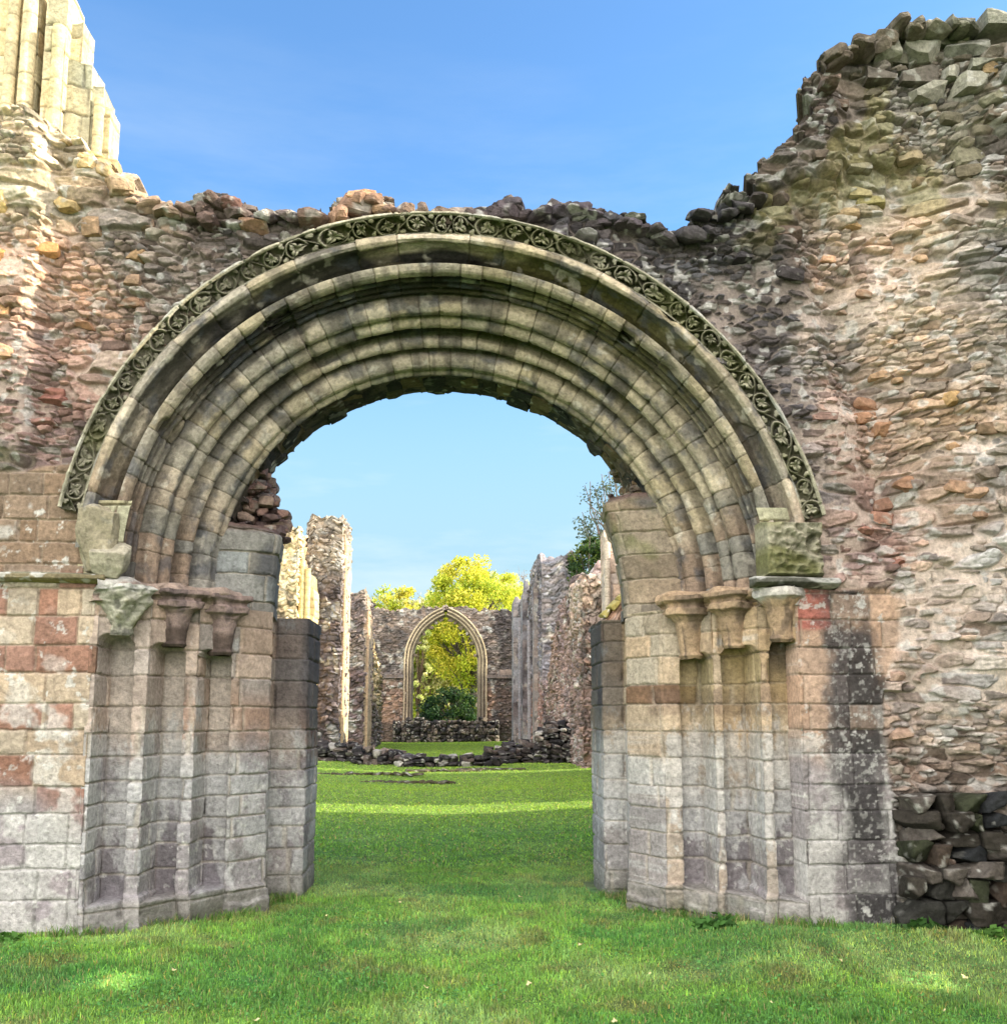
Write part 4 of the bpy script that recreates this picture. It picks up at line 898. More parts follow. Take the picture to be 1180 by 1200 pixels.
blades('nave_grass', 280000, 0, 0, 11.2, 66, .032, .020, 'short bright grass along the roofless nave', 32, two=False)
blades('grass_tufts', 5000, 0, 0, 4.6, 11, .05, .006, 'longer coarse grass blades standing up from the mown lawn', 35)
def foot_grass():
    g = np.random.default_rng(55); V = []; T = []; C = []; k = 0; pts = []
    for s in (1, -1):
        pl = np.array(jamb_poly(s)[:6]); pl = np.concatenate([[[s*4.6, Y0-.05]], pl]); cu = np.concatenate([[0], np.cumsum(np.hypot(*np.diff(pl, axis=0).T))]); n = 5200
        t = g.random(n)*cu[-1]; t = t[vn(t*3.1, 0, 0, 5) > -.45+.5*g.random(len(t))]; x = np.interp(t, cu, pl[:, 0]); y = np.interp(t, cu, pl[:, 1]); off = .03+.14*g.random(len(t))**1.6
        pts.append(np.stack([x-s*off*.6*(np.abs(x) < 2.75), y-off], 1))
    p = np.concatenate(pts); n = len(p); x, y = p.T; h = .03+.075*g.random(n)**1.5; a = g.random(n)*6.28; w = .0035; z = gz(x, y)-.01; lx = g.normal(0, .5, n)*h; ly = g.normal(0, .5, n)*h
    b0 = np.stack([x-np.cos(a)*w, y-np.sin(a)*w, z], -1); b1 = np.stack([x+np.cos(a)*w, y+np.sin(a)*w, z], -1); m0 = np.stack([x-np.cos(a)*w*.8+lx*.3, y-np.sin(a)*w*.8+ly*.3, z+h*.6], -1); m1 = np.stack([x+np.cos(a)*w*.8+lx*.3, y+np.sin(a)*w*.8+ly*.3, z+h*.6], -1); t = np.stack([x+lx, y+ly, z+h*.95], -1)
    V = np.stack([b0, b1, m1, m0, t], 1).reshape(-1, 3); k = np.arange(n)[:, None]*5; T = np.concatenate([k+np.array([0, 1, 2]), k+np.array([0, 2, 3]), k+np.array([3, 2, 4])], 1).reshape(-1, 3)
    C = np.where((g.random(n) < .3)[:, None], lin((168, 160, 112)), lin((104, 146, 66)))*(.6+.6*g.random(n))[:, None]
    tag(new_obj('foot_grass', tri_mesh('foot_grass', V, T, np.repeat(C, 5, 0)), None, M_GRASS), 'longer unmown grass along the foot of the jambs and walls', 'grass', kind='stuff')
    # clover and other flat leaves in the turf
    n = 26000; y = 5.0+6.5*g.random(n)**1.3; x = (g.random(n)*2-1)*np.interp(y, [5, 12], [3.3, 4.4])+y*.026; cl = fbm(x*1.6, y*1.6, 0, 57, 2)
    kp = (cl > .0) & ((y < 7.4) | (np.abs(x) < 1.2)); x, y = x[kp], y[kp]; n = len(x); z = gz(x, y)+.012+.014*g.random(n); a = g.random(n)*6.28; r = .006+.007*g.random(n)
    c = np.stack([x, y, z], -1); u = np.stack([np.cos(a), np.sin(a), g.normal(0, .35, n)], -1)*r[:, None]; v = np.stack([-np.sin(a), np.cos(a), g.normal(0, .35, n)], -1)*r[:, None]
    V = np.stack([c-u, c-v*.8, c+u, c+v*.8], 1).reshape(-1, 3); C = lin((92, 148, 74))*(.6+.8*g.random(n))[:, None]
    tag(new_obj('clover', quad_mesh('clover', V, np.arange(n*4).reshape(-1, 4), np.repeat(C, 4, 0), False), None, M_GRASS), 'patches of low broad-leaved clover in the near lawn', 'clover', kind='stuff')
foot_grass()
# weeds at the wall feet
def weeds(x, y, r, n, label, col, seed):
    g = np.random.default_rng(seed); rr = r*np.sqrt(g.random(n)); a = g.random(n)*2*pi; px = x+rr*np.cos(a); py = y+rr*np.sin(a)*.45
    h = (.04+.11*g.random(n))*(1-.5*rr/r); V = []; T = []; C = []; k = 0
    for i in range(n):
        b = g.random()*2*pi; s = .02+.022*g.random(); c = np.array([px[i], py[i], h[i]]); u = np.array([cos(b), sin(b), .5*g.normal()])*s; v = np.array([-sin(b), cos(b), .4+.5*g.random()])*s*.6
        V += [c-u, c-v, c+u, c+v]; T += [[k, k+1, k+2], [k, k+2, k+3]]; C += [lin(col)*(.6+.7*g.random())]*4; k += 4
    o = new_obj('weed_clump', tri_mesh('weed_clump', np.array(V), np.array(T), np.array(C)), None, M_LEAF); return tag(o, label, 'weeds', 'weeds at the wall feet')
weeds(-3.3, 7.45, .32, 500, 'leafy green weed clump at the foot of the left wall, near the photo edge', (84, 130, 52), 1)
weeds(3.42, 7.42, .22, 260, 'small dark weed clump between the speckled ashlar and the broken masonry stub', (66, 104, 48), 2)
weeds(2.0, 7.75, .16, 160, 'thin green weeds at the foot of the right-hand jamb plinth', (80, 124, 58), 3)
weeds(3.95, 7.2, .30, 340, 'spreading weeds in front of the dark broken masonry stub', (92, 134, 60), 4)
# fallen leaves, each one
lf = None; spots = [(760, 1125), (500, 1132), (560, 1192), (830, 1195), (1105, 1172), (620, 1133), (300, 1170), (680, 1092), (430, 1080), (985, 1122), (1130, 1135), (205, 1120), (382, 1060), (610, 1040), (645, 992), (470, 1045), (905, 1160), (720, 1175)]
def leaf_mesh():
    a = np.linspace(0, 2*pi, 11)[:-1]; r = .013*(1+.28*np.cos(a*5)); V = np.stack([r*np.cos(a)*1.3, r*np.sin(a), .006*np.cos(2*a)], -1); V = np.concatenate([V, [[0, 0, -.003]]]); T = np.array([[i, (i+1) % 10, 10] for i in range(10)])
    return tri_mesh('fallen_leaf', V, T, np.tile(lin((214, 200, 150)), (11, 1)), False)
for k, (px, py) in enumerate(spots):
    Y = 1.6*FP/(py-840)*.985; x = un(px, py, Y)[0]
    if lf is None: o = lf = new_obj('fallen_leaf', leaf_mesh(), None, M_DLEAF)
    else: o = lf.copy(); COL.objects.link(o)
    o.location = (x, Y, float(gz(x, Y))+.04); o.rotation_euler = (random.uniform(-.4, .4), random.uniform(-.4, .4), random.uniform(0, 6)); s = random.uniform(.7, 1.3); o.scale = (s, s, s)
    tag(o, 'small pale dead leaf lying on the shaded grass', 'leaf', 'fallen leaves scattered on the grass')
# ================================================================== THE NAVE
FARC = {'rub': (146, 132, 122), 'dark': (88, 82, 84), 'pale': (196, 180, 150), 'pink': (160, 126, 112)}
def far_col(a, b, zsplit=None, c3=None, s=1):
    A, B_ = lin(a), lin(b); C3 = lin(c3) if c3 else A
    def f(p, r):
        n = fbm(p[..., 0]*.5+s, p[..., 1]*.5, p[..., 2]*.35, 60+s, 3); C = mix(A*np.ones(p.shape), B_, sst(-.15, .3, n))
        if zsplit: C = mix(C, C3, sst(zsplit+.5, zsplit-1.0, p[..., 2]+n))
        w = sst(.2, .4, fbm(p[..., 0]*2.5, p[..., 1]*2.5, p[..., 2]*2.5, 70+s, 3)); C = mix(C, lin((190, 186, 178)), w*.6); k = sst(.15, .4, fbm(p[..., 0]*3.5, p[..., 1]*3.5, p[..., 2]*2.5+9, 72+s, 3)); return mix(C, lin((62, 56, 56)), k*.65)
    return f
def far_thing(name, label, cat, loc, group=None): return tag(empty(name, loc), label, cat, group)
def adopt(par, objs):
    for o in objs: o.parent = par; o.location = tuple(-v for v in par.location)
# north side
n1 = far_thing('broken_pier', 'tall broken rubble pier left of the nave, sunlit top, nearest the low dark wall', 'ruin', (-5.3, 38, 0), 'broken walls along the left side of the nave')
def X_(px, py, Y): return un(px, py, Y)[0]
adopt(n1, [ash_block('rubble_core', X_(358, 700, 38), X_(400, 700, 38), 38, 41, 0, un(385, 612, 38)[1], None, (150, 140, 130), 1001, .028, rub=True, cell=(.30, .14), mat=M_FAR, warp=.09, amp=1.7, var=.35, colf=far_col((160, 150, 136), (104, 98, 102), 6.6, (100, 92, 94), 1), topf=lambda x, y: 8.9+.35*sst(-5.9, -5.2, x)-.25*np.abs(vn(x*2, y*2, 0, 3))),  # darker lower core: shade put into the colour, plus some real crust
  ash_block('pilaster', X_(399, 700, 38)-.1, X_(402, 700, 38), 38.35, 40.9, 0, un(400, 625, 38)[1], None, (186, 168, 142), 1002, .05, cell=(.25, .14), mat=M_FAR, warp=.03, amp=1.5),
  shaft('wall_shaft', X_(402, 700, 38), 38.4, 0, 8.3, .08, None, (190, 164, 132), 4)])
n2 = far_thing('broken_wall', 'stepped broken wall left of the nave, sloping down towards the east window', 'ruin', (-5.0, 46, 0), 'broken walls along the left side of the nave')
adopt(n2, [ash_block('rubble_core', X_(400, 700, 46), X_(428, 700, 46), 46, 51, 0, un(410, 668, 46)[1], None, (150, 140, 130), 1011, .034, rub=True, cell=(.30, .14), mat=M_FAR, warp=.09, amp=1.7, var=.35, colf=far_col((186, 170, 146), (120, 108, 106), 5.0, (112, 96, 94), 2), topf=lambda x, y: 8.2-.9*sst(-5.6, -5.0, x)+.2*vn(x*2, y, 0, 4)),
  ash_block('pilaster', X_(427, 700, 46)-.1, X_(430, 700, 46), 46.3, 50, 0, 7.1, None, (176, 158, 134), 1012, .05, cell=(.25, .14), mat=M_FAR, warp=.03, amp=1.5, topf=lambda x, y: 7.2-.25*(y-46)),
  ash_block('ruined_end', X_(430, 700, 54)-.3, X_(443, 700, 54), 50.5, 58, 0, 6.0, None, (180, 156, 120), 1013, .07, rub=True, cell=(.42, .2), mat=M_FAR, warp=.14, amp=2.5, var=.3, colf=far_col((200, 180, 140), (150, 130, 116), 2.6, (96, 88, 86), 3), topf=lambda x, y: 5.9-.30*(y-50)),
  shaft('wall_shaft', X_(430, 700, 46)+.02, 46.4, 0, 6.4, .09, None, (186, 160, 132), 2)])
n3 = far_thing('sunlit_gable', 'bright cream piece of broken wall with slim shafts seen over the left jamb', 'ruin', (-7.4, 36, 0), 'broken walls along the left side of the nave')
adopt(n3, [ash_block('rubble_core', X_(318, 680, 36), X_(349, 680, 36), 36, 39, 0, un(340, 622, 36)[1], None, (190, 172, 140), 1021, .03, rub=True, cell=(.30, .14), mat=M_FAR, warp=.09, amp=1.7, var=.3, colf=far_col((204, 186, 150), (170, 146, 118), None, None, 4), topf=lambda x, y: 8.4-.3*np.abs(vn(x*3, y, 0, 3))),
  ash_block('shafted_reveal', X_(347, 680, 36), X_(366, 680, 36), 36.5, 39, 0, un(350, 650, 36)[1], None, (206, 186, 140), 1022, .05, cell=(.3, .16), mat=M_FAR, warp=.07, amp=2, topf=lambda x, y: 7.3-.5*(x+7.2)), shaft('wall_shaft', X_(352, 680, 36), 36.4, 0, 7.2, .11, None, (208, 190, 140), 5), shaft('wall_shaft', X_(359, 680, 36), 36.4, 0, 6.9, .10, None, (208, 190, 140), 6)])
# south side (its shaded inner face towards the nave)
s1 = far_thing('tall_broken_wall', 'tall shaded wall with round broken top on the right of the nave beside the east window', 'ruin', (4.4, 46, 0), 'broken walls along the right side of the nave')
def xs_at(px, Y): return X_(px, 720, Y)
adopt(s1, [ash_block('rubble_wall', 4.05, 5.6, 44.5, 64.5, 0, 9.5, None, (120, 114, 116), 1031, .05, rub=True, cell=(.32, .15), mat=M_FAR, warp=.035, amp=1.6, var=.35, colf=far_col((136, 132, 136), (100, 94, 98), 3.5, (158, 126, 116), 5), topf=lambda x, y: np.interp(y, [44, 45.5, 50, 52, 55, 59, 62, 64.5], [8.4, 8.9, 9.0, 8.4, 8.1, 8.3, 8.6, 7.8])+.3*vn(x*2, y*1.2, 0, 3)),
  ash_block('buttress', 3.72, 4.2, 60, 61.2, 0, 8.4, None, (140, 134, 136), 1032, .07, cell=(.3, .16), mat=M_FAR, warp=.03, amp=1.6, colf=far_col((150, 146, 148), (118, 110, 112), None, None, 6)), ash_block('buttress', 3.75, 4.2, 52.5, 53.6, 0, 8.0, None, (140, 134, 136), 1033, .07, cell=(.3, .16), mat=M_FAR, warp=.03, amp=1.6, colf=far_col((160, 156, 156), (118, 110, 112), None, None, 7)),
  ash_block('buttress', 3.85, 4.2, 46.5, 47.5, 0, 7.6, None, (150, 140, 136), 1034, .07, cell=(.3, .16), mat=M_FAR, warp=.03, amp=1.6, colf=far_col((150, 140, 136), (118, 110, 112), None, None, 8)),
  shaft('wall_shaft', 3.95, 50.4, 0, 6.4, .12, None, (150, 146, 150), 5), shaft('wall_shaft', 3.95, 57.2, 0, 7.2, .12, None, (150, 146, 150), 8)])
s2 = far_thing('sloping_broken_wall', 'long lower pinkish wall whose ragged top slopes down, right of the nave', 'ruin', (4.6, 36, 0), 'broken walls along the right side of the nave')
adopt(s2, [ash_block('rubble_wall', 4.10, 5.7, 34.3, 44.6, 0, 7.0, None, (150, 126, 120), 1041, .035, rub=True, cell=(.28, .13), mat=M_FAR, warp=.07, amp=1.5, var=.3, colf=far_col((158, 136, 130), (120, 104, 104), None, None, 9), topf=lambda x, y: np.interp(y, [34.3, 36, 38, 40.5, 42, 44.6], [6.3, 5.9, 5.5, 4.4, 3.2, 2.9])+.25*vn(x*2, y*1.5, 0, 3)+.6*sst(4.6, 5.2, x))])
s3 = far_thing('pale_rubble_pier', 'pale rubble pier with a fluffy broken top, right of the nave beside the jamb', 'ruin', (4.6, 30, 0), 'broken walls along the right side of the nave')
adopt(s3, [ash_block('rubble_core', X_(682, 700, 30.5), X_(740, 700, 30.5), 30.5, 33.6, 0, un(700, 672, 30.5)[1], None, (186, 160, 140), 1051, .025, rub=True, cell=(.26, .12), mat=M_FAR, warp=.07, amp=1.6, var=.28, colf=far_col((184, 164, 148), (140, 118, 108), 4.6, (136, 116, 108), 10), topf=lambda x, y: 6.0-.35*np.abs(vn(x*3, y*3, 0, 3))),
  ash_block('shafted_fragment', X_(708, 640, 29), X_(726, 640, 29), 29, 29.7, 0, un(715, 622, 29)[1], None, (190, 172, 158), 1052, .03, cell=(.22, .14), mat=M_FAR, warp=.05, amp=1.6), shaft('wall_shaft', X_(711, 640, 29), 28.95, 0, 6.8, .09, None, (190, 176, 160), 3)])
# sloping coping stones that once took a lower roof
def coping():
    a = un(708, 722, 27); b = un(752, 676, 27); rk = Rocks(); n = 5
    for k in range(n):
        t = (k+.5)/n; x = a[0]+(b[0]-a[0])*t; z = a[1]+(b[1]-a[1])*t; ang = atan2(b[1]-a[1], b[0]-a[0])
        rk.add((x, 27.3, z), (hypot(b[0]-a[0], b[1]-a[1])/n*.53, .35, .10), lin((170, 156, 92))*ALB, n=7, square=.93, rough=.03, rot=(0, -ang, 0))
    o = rk.build('roof_coping', M_FAR, None, True); w = ash_block('gabled_wall', a[0]-.05, b[0]+.8, 27.05, 27.9, 0, 6, None, (180, 150, 134), 1061, .04, cell=(.3, .15), mat=M_FAR, warp=.05, amp=1.5, rub=True, topf=lambda x, y: np.clip(a[1]-.12+(x-a[0])*(b[1]-a[1])/(b[0]-a[0]), 2, b[1]-.1))
    t = far_thing('gabled_wall_stub', 'stub of wall with a sloping stone coping just left of the right-hand jamb', 'ruin', (3.5, 27, 0), 'broken walls along the right side of the nave'); adopt(t, [o, w])
coping()
# nave wall nearer the door, mostly out of sight behind the right jamb: its gap lets one band of sun across the grass
s4 = far_thing('south_nave_wall', 'plain rubble wall standing behind the right-hand jamb', 'ruin', (6, 12, 0), 'broken walls along the right side of the nave')
adopt(s4, [ash_block('rubble_wall', 5.0, 6.2, 9.3, 17.15, 0, 6.6, None, (150, 130, 118), 1071, .09, rub=True, cell=(.4, .2), mat=M_FAR, warp=.08, amp=2), ash_block('rubble_wall', 5.0, 6.2, 18.6, 29.5, 0, 6.4, None, (150, 130, 118), 1072, .09, rub=True, cell=(.4, .2), mat=M_FAR, warp=.08, amp=2)])
# unseen wall added outside the picture to keep the front and near grass in shade
s5 = far_thing('added_shade_wall', 'unseen rubble wall added on the right to shade the front and near grass', 'ruin', (6, 4, 0))
SL = []
for (ya, yb, zs_) in ((6.05, 6.5, [(0, 1.40), (1.68, 3.85), (4.10, 6.0)]),):  # thin slotted panel, shaped to let sun patches onto the near grass
    for a_, b_ in zs_: SL.append(ash_block('rubble_wall', 6.0, 6.14, ya-.02, yb+.02, a_, b_, None, (150, 130, 118), 1090, .06, rub=True, mat=M_FAR, warp=.01, amp=.3))
SL.append(ash_block('rubble_wall', 5.6, 6.8, 6.5, 7.7, 0, 7.4, None, (150, 130, 118), 1082, .1, rub=True, cell=(.4, .2), mat=M_FAR, warp=.05, amp=1))
adopt(s5, SL+[ash_block('rubble_wall', 5.6, 6.8, -9.0, 6.05, 0, 6.2, None, (150, 130, 118), 1081, .12, rub=True, cell=(.4, .2), mat=M_FAR, warp=.08, amp=2, topf=lambda x, y: np.interp(y, [-9, -4, 2, 6.5, 7.6], [4.6, 5.4, 5.6, 6.4, 7.4])+.2*vn(x, y*1.5, 0, 3))])
# ---- east wall with the great pointed window
def east():
    YE = 66.0; sx = lambda px: X_(px, 760, YE); zz = lambda py: un(522, py, YE)[1]
    cx = sx(522); zspr = zz(776); hw = (sx(560)-sx(484.5))/2; apex = zz(722); zs = zz(852)
    e = far_thing('east_window_wall', 'far end wall with one tall pointed window opening and moulded arch, trees showing through', 'ruin', (cx, YE, 0))
    rise = apex-zspr; R = (hw*hw+rise*rise)/(2*hw)                      # two-centred arch
    def inside(x, z, g=0.0):
        dx = np.abs(x-cx); a = np.hypot(dx+(R-hw), z-zspr) < R+g
        return np.where(z > zspr, a, dx < hw+g) & (z > zs-g*0)
    dx_ = .035; x = np.arange(-6.6, 5.2, dx_)[:, None]; z = np.arange(0, 9.6, dx_)[None]; X, Z = np.broadcast_arrays(x, z); X = X.astype(f32); Z = Z.astype(f32)
    h, r, j = rubble_height(X, Z, 1101, .30, .15, 1.5); p = np.stack([X, X*0+YE, Z], -1)
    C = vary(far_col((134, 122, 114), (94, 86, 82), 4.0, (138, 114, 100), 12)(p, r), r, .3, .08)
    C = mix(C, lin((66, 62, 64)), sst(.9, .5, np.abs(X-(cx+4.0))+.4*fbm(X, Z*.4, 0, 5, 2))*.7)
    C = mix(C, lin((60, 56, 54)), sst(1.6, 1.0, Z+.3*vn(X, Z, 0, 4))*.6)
    P = np.stack([X-cx, -h, Z], -1); top = zz(712)-.02*np.abs(X-cx)**1.2-.12*(X > cx)*np.abs(X-cx)*.2+.12*vn(X*2.2, 0, 0, 6)+.1*vn(X*6, 0, 0, 7)
    top = np.maximum(top, apex+.75-np.abs(X-cx)*.8)
    keep = (~inside(X, Z, .35) & (Z < top))[:-1, :-1]
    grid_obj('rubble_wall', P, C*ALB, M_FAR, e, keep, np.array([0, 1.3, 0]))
    # moulded reveal swept round the opening
    prof = np.array([(.62, -.05), (.60, -.16), (.52, -.17), (.50, -.02), (.42, .02), (.40, -.09), (.31, -.09), (.30, .10), (.20, .14), (.19, .04), (.11, .06), (.10, .3), (.02, .34), (.0, .42), (.0, .9), (.1, 1.0)])
    path = []
    for t in np.linspace(zs, zspr, 60): path.append((hw, t, 1.0, 0.0))
    th1 = acos((R-hw)/R)
    for a in np.linspace(0, th1, 60)[1:]: path.append((R*cos(a)-(R-hw), zspr+R*sin(a), cos(a), sin(a)))
    half = np.array(path)
    def side(s):
        g = prof[:, 0][None]; xx = s*(half[:, 0:1]+half[:, 2:3]*g); zc_ = half[:, 1:2]+half[:, 3:4]*g; xx = np.where(s*xx < 0, 0, xx)
        n = len(half); yy = np.ones((n, 1))*prof[:, 1][None]; d = fbm(xx*2, zc_*2, yy*3, 8, 3)*.03
        P = np.stack([xx+d, yy+d, zc_], -1); Cc = lin((178, 164, 138))*(1+.25*fbm(xx*1.5, zc_*1.5, yy*4, 9, 3))[..., None]; hol = np.isin(np.arange(len(prof)), [3, 4, 7, 8, 11, 12])[None]*np.ones((n, 1)); Cc = mix(Cc, lin((96, 86, 80)), hol*.6)
        Cc = mix(Cc, lin((84, 76, 72)), sst(5.2, 4.0, zc_+.6*vn(xx*2, zc_, 0, 3))*.6)
        grid_obj('window_jamb', P, Cc*ALB, M_FAR, e, flip=(s < 0))
    side(1); side(-1)
    rk = Rocks()                                                        # stubs of lost tracery
    for s in (1, -1):
        for a, l in ((.12, .16), (.34, .2), (.52, .14), (.68, .24), (.80, .16), (.90, .2)):
            t = a*th1; x = s*(R*cos(t)-(R-hw)-l*.55*cos(t)); z_ = zspr+(R-l*.55)*sin(t); rk.add((x, .35, z_), (l*.8, .12, .10), lin((120, 108, 92))*ALB, n=5, square=.6)
    rk.build('tracery_stub', M_FAR, e)
    rk = Rocks(); x = -3.2
    while x < 3.4:
        w = random.uniform(.15, .35); hh = max(.0, 1.0-abs(x)/7); 
        for zq in np.arange(.1, 1.25+.25*abs(x)/2*random.random(), .22): rk.add((x, -.45+random.uniform(-.15, .1), zq+random.uniform(-.05, .05)), (w*.6, .25, .13), lin(random.choice([(52, 48, 48), (70, 62, 58), (40, 38, 40), (96, 88, 80)]))*ALB, n=5)
        x += w
    rk.build('broken_sill', M_FAR, e)
    # string course and flat ledge
    B = [ash_block('string_course', sx(450), cx-hw-.6, YE-.16, YE+.1, zz(795), zz(791), None, (110, 100, 96), 1110, .08, mat=M_FAR, warp=.02), ash_block('string_course', cx+hw+.6, sx(603), YE-.16, YE+.1, zz(795), zz(791), None, (110, 100, 96), 1111, .08, mat=M_FAR, warp=.02)]
    for o in B: o.parent = e; o.location = (-cx, -YE, 0)
east()
# ---- low walls and grassed steps across the nave
def low_wall(label, pts, seed, grp):
    rk = Rocks(); 
    for (xa, xb, Y, h) in pts:
        x = xa
        while x < xb:
            w = random.uniform(.14, .42)
            z = 0
            while z < h:
                hh = random.uniform(.09, .17)
                for dy in (0, .4):
                    c = random.choice([(58, 52, 50), (46, 42, 42), (78, 68, 64), (62, 58, 60), (100, 90, 84), (150, 146, 138)] if random.random() < .75 else [(40, 38, 40)])
                    rk.add((x+random.uniform(-.05, .05), Y+dy+random.uniform(-.08, .08), z+hh/2+float(gz(x, Y))), (w*.55, .26, hh*.62), lin(c)*ALB, n=5, square=.68)
                z += hh
            x += w*.95
    o = rk.build('low_rubble_wall', M_FAR); return tag(o, label, 'low wall', grp)
G = 'low dark walls across the nave'
low_wall('low dark rubble wall with white lichen spots crossing the left half of the nave', [(-5.9, -3.0, 35.0, .50), (-3.0, -1.6, 33.8, .42)], 1, G)
low_wall('thin low course of dark stones in the middle of the nave floor', [(-1.6, 1.6, 33.0, .26), (1.3, 2.3, 34.6, .45)], 2, G)
low_wall('highest heap of dark rubble wall reaching the right side of the nave', [(2.0, 3.2, 35.5, .62), (3.0, 4.7, 34.2, 1.05), (3.4, 4.7, 35.2, 1.35)], 3, G)
for px, py, w, lb in ((425, 906, 1.7, 'worn grass-grown stone step edge, leftmost in the nave lawn'), (520, 902, 1.1, 'worn stone step edge in the middle of the nave lawn, below the east window'), (575, 901, 1.0, 'worn stone step edge in the nave lawn, rightmost and farthest'), (478, 911, 1.2, 'worn stone step edge in the nave lawn, nearest the sunlit strip')):
    rk = Rocks()
    Y = 1.6*FP/(py-840); x = un(px, py, Y)[0]
    for k in range(12): rk.add((x+w*(k/11-.5)*1.8, Y+random.uniform(-.1, .1), float(gz(x, Y))+.01), (.16, .12, .045), lin((74, 68, 50))*ALB, n=3)
    tag(rk.build('buried_step', M_FAR), lb, 'step', 'worn step edges in the nave lawn')
# ================================================================== TREES
def tube(path, rad, n=7):
    path = np.array(path, float); rad = np.array(rad); V = []; 
    for i, p in enumerate(path):
        d = path[min(i+1, len(path)-1)]-path[max(i-1, 0)]; d /= np.linalg.norm(d)+1e-9; a = np.cross(d, [0.3, 1, .1]); a /= np.linalg.norm(a)+1e-9; b = np.cross(d, a)
        for k in range(n): V.append(p+rad[i]*(a*cos(2*pi*k/n)+b*sin(2*pi*k/n)))
    Q = [[i*n+k, i*n+(k+1) % n, (i+1)*n+(k+1) % n, (i+1)*n+k] for i in range(len(path)-1) for k in range(n)]
    return np.array(V), np.array(Q)
def tree(name, label, x, y, h, rx, rz, cz, nleaf, leaf, cols, seed, trunk=.3, barkc=(92, 84, 78), group='trees beyond the ruined walls', clumps=110, twig=26, shape=None):
    g = np.random.default_rng(seed); root = tag(empty(name, (x, y, 0)), label, 'tree', group)
    Vs = []; Qs = []; n = 0
    def addt(pa, ra):
        nonlocal n
        V, Q = tube(pa, ra); Vs.append(V); Qs.append(Q+n); n += len(V)
    top = cz+rz*.5; bend = g.normal(0, .3, 2)
    addt([(bend[0]*t*t, bend[1]*t*t, top*t) for t in np.linspace(0, 1, 9)], [trunk*(1-.85*t)*(1+.5*exp(-t*14)) for t in np.linspace(0, 1, 9)])
    cc = []
    for k in range(clumps):
        v = g.normal(size=3); v /= np.linalg.norm(v); r = g.uniform(.45, 1)**.6
        c = np.array([v[0]*rx*r, v[1]*rx*r, cz+v[2]*rz*r]); 
        if c[2] < .3: c[2] = .3+g.random()
        cc.append(c)
    cc = np.array(cc)
    for k in range(twig):
        c = cc[k % len(cc)]; t0 = np.clip(g.uniform(.2, .75)*c[2]/top, .05, .95); st = np.array([bend[0]*t0*t0, bend[1]*t0*t0, top*t0]); pth = [st+(c-st)*t+np.array([0, 0, .12*rz*sin(pi*t)])+g.normal(0, .1, 3)*t for t in np.linspace(0, 1.08, 6)]
        addt(pth, [trunk*.34*(1-.9*t)+.01 for t in np.linspace(0, 1, 6)])
        for q in range(3):
            e = pth[3]+g.normal(0, .22, 3)*rx; addt([pth[2], (pth[2]+e)/2+g.normal(0, .1, 3), e], [trunk*.14, trunk*.09, .008])
    V = np.concatenate(Vs); Q = np.concatenate(Qs); new_obj('trunk', quad_mesh('trunk', V, Q, np.tile(lin(barkc), (len(V), 1))), root, M_BARK)
    if nleaf:
        ci = g.integers(0, len(cc), nleaf); cr = rx*g.uniform(.12, .27, len(cc)); d = g.normal(size=(nleaf, 3)); d /= np.linalg.norm(d, axis=1)[:, None]; rr = g.random(nleaf)**.6*1.25
        p = cc[ci]+d*(cr[ci]*rr)[:, None]*np.array([1, 1, .75]); p[:, 2] = np.maximum(p[:, 2], .1)
        a = g.normal(size=(nleaf, 3)); a /= np.linalg.norm(a, axis=1)[:, None]; b = np.cross(a, g.normal(size=(nleaf, 3))); b /= np.linalg.norm(b, axis=1)[:, None]; s = (leaf*g.uniform(.5, 1.3, nleaf))[:, None]
        V = np.stack([p-a*s, p-b*s*.6, p+a*s, p+b*s*.6], 1).reshape(-1, 3); Q = np.arange(nleaf*4).reshape(-1, 4)
        K = lin(np.array(cols)); kc = g.integers(0, len(K), len(cc)); mixr = g.random(nleaf) < .35; kk = np.where(mixr, g.integers(0, len(K), nleaf), kc[ci]); C = K[kk]*(.65+.6*g.random(nleaf))[:, None]
        new_obj('crown', quad_mesh('crown', V, Q, np.repeat(C, 4, 0), False), root, M_LEAF)
    return root
YG = [(206, 204, 66), (190, 198, 66), (216, 206, 84), (168, 186, 62)]; PG = [(214, 216, 148), (202, 208, 126), (220, 212, 160), (188, 200, 116)]
tree('broadleaf_tree', 'big round yellow-green tree rising above the east window wall', X_(556, 700, 84), 84, 15, 4.6, 5.4, 9.3, 42000, .125, YG, 1, .35)
tree('broadleaf_tree', 'pale green tree filling the left part of the east window', X_(498, 700, 90), 90, 12, 4.2, 6, 6.5, 20000, .17, PG+YG[1:2], 2, .25, (150, 132, 100))
tree('broadleaf_tree', 'pale yellowish tree filling the right part of the east window', X_(545, 700, 94), 94, 12, 5.0, 6.5, 6.5, 22000, .18, PG+YG[:1], 3, .25, (150, 132, 100))
tree('broadleaf_tree', 'small yellow-green tree top showing at the left end of the east wall', X_(463, 700, 88), 88, 13, 2.9, 4.6, 8.6, 11000, .17, YG[1:]+PG[:1], 4, .25)
tree('broadleaf_tree', 'paler tree standing behind the big yellow one', X_(590, 700, 98), 98, 14, 4.6, 5.2, 10.4, 14000, .18, PG+YG[:2], 5, .3)
tree('broadleaf_tree', 'light green tree behind the middle of the east wall', X_(515, 700, 104), 104, 14, 5.0, 6.0, 8.4, 17000, .19, PG, 6, .3)
tree('bare_tree', 'leafless greyish tree showing to the left of the yellow tree', X_(482, 680, 100), 100, 15, 3.6, 3.6, 10.2, 900, .1, [(150, 140, 130)], 7, .25, (128, 120, 124), clumps=90, twig=90)
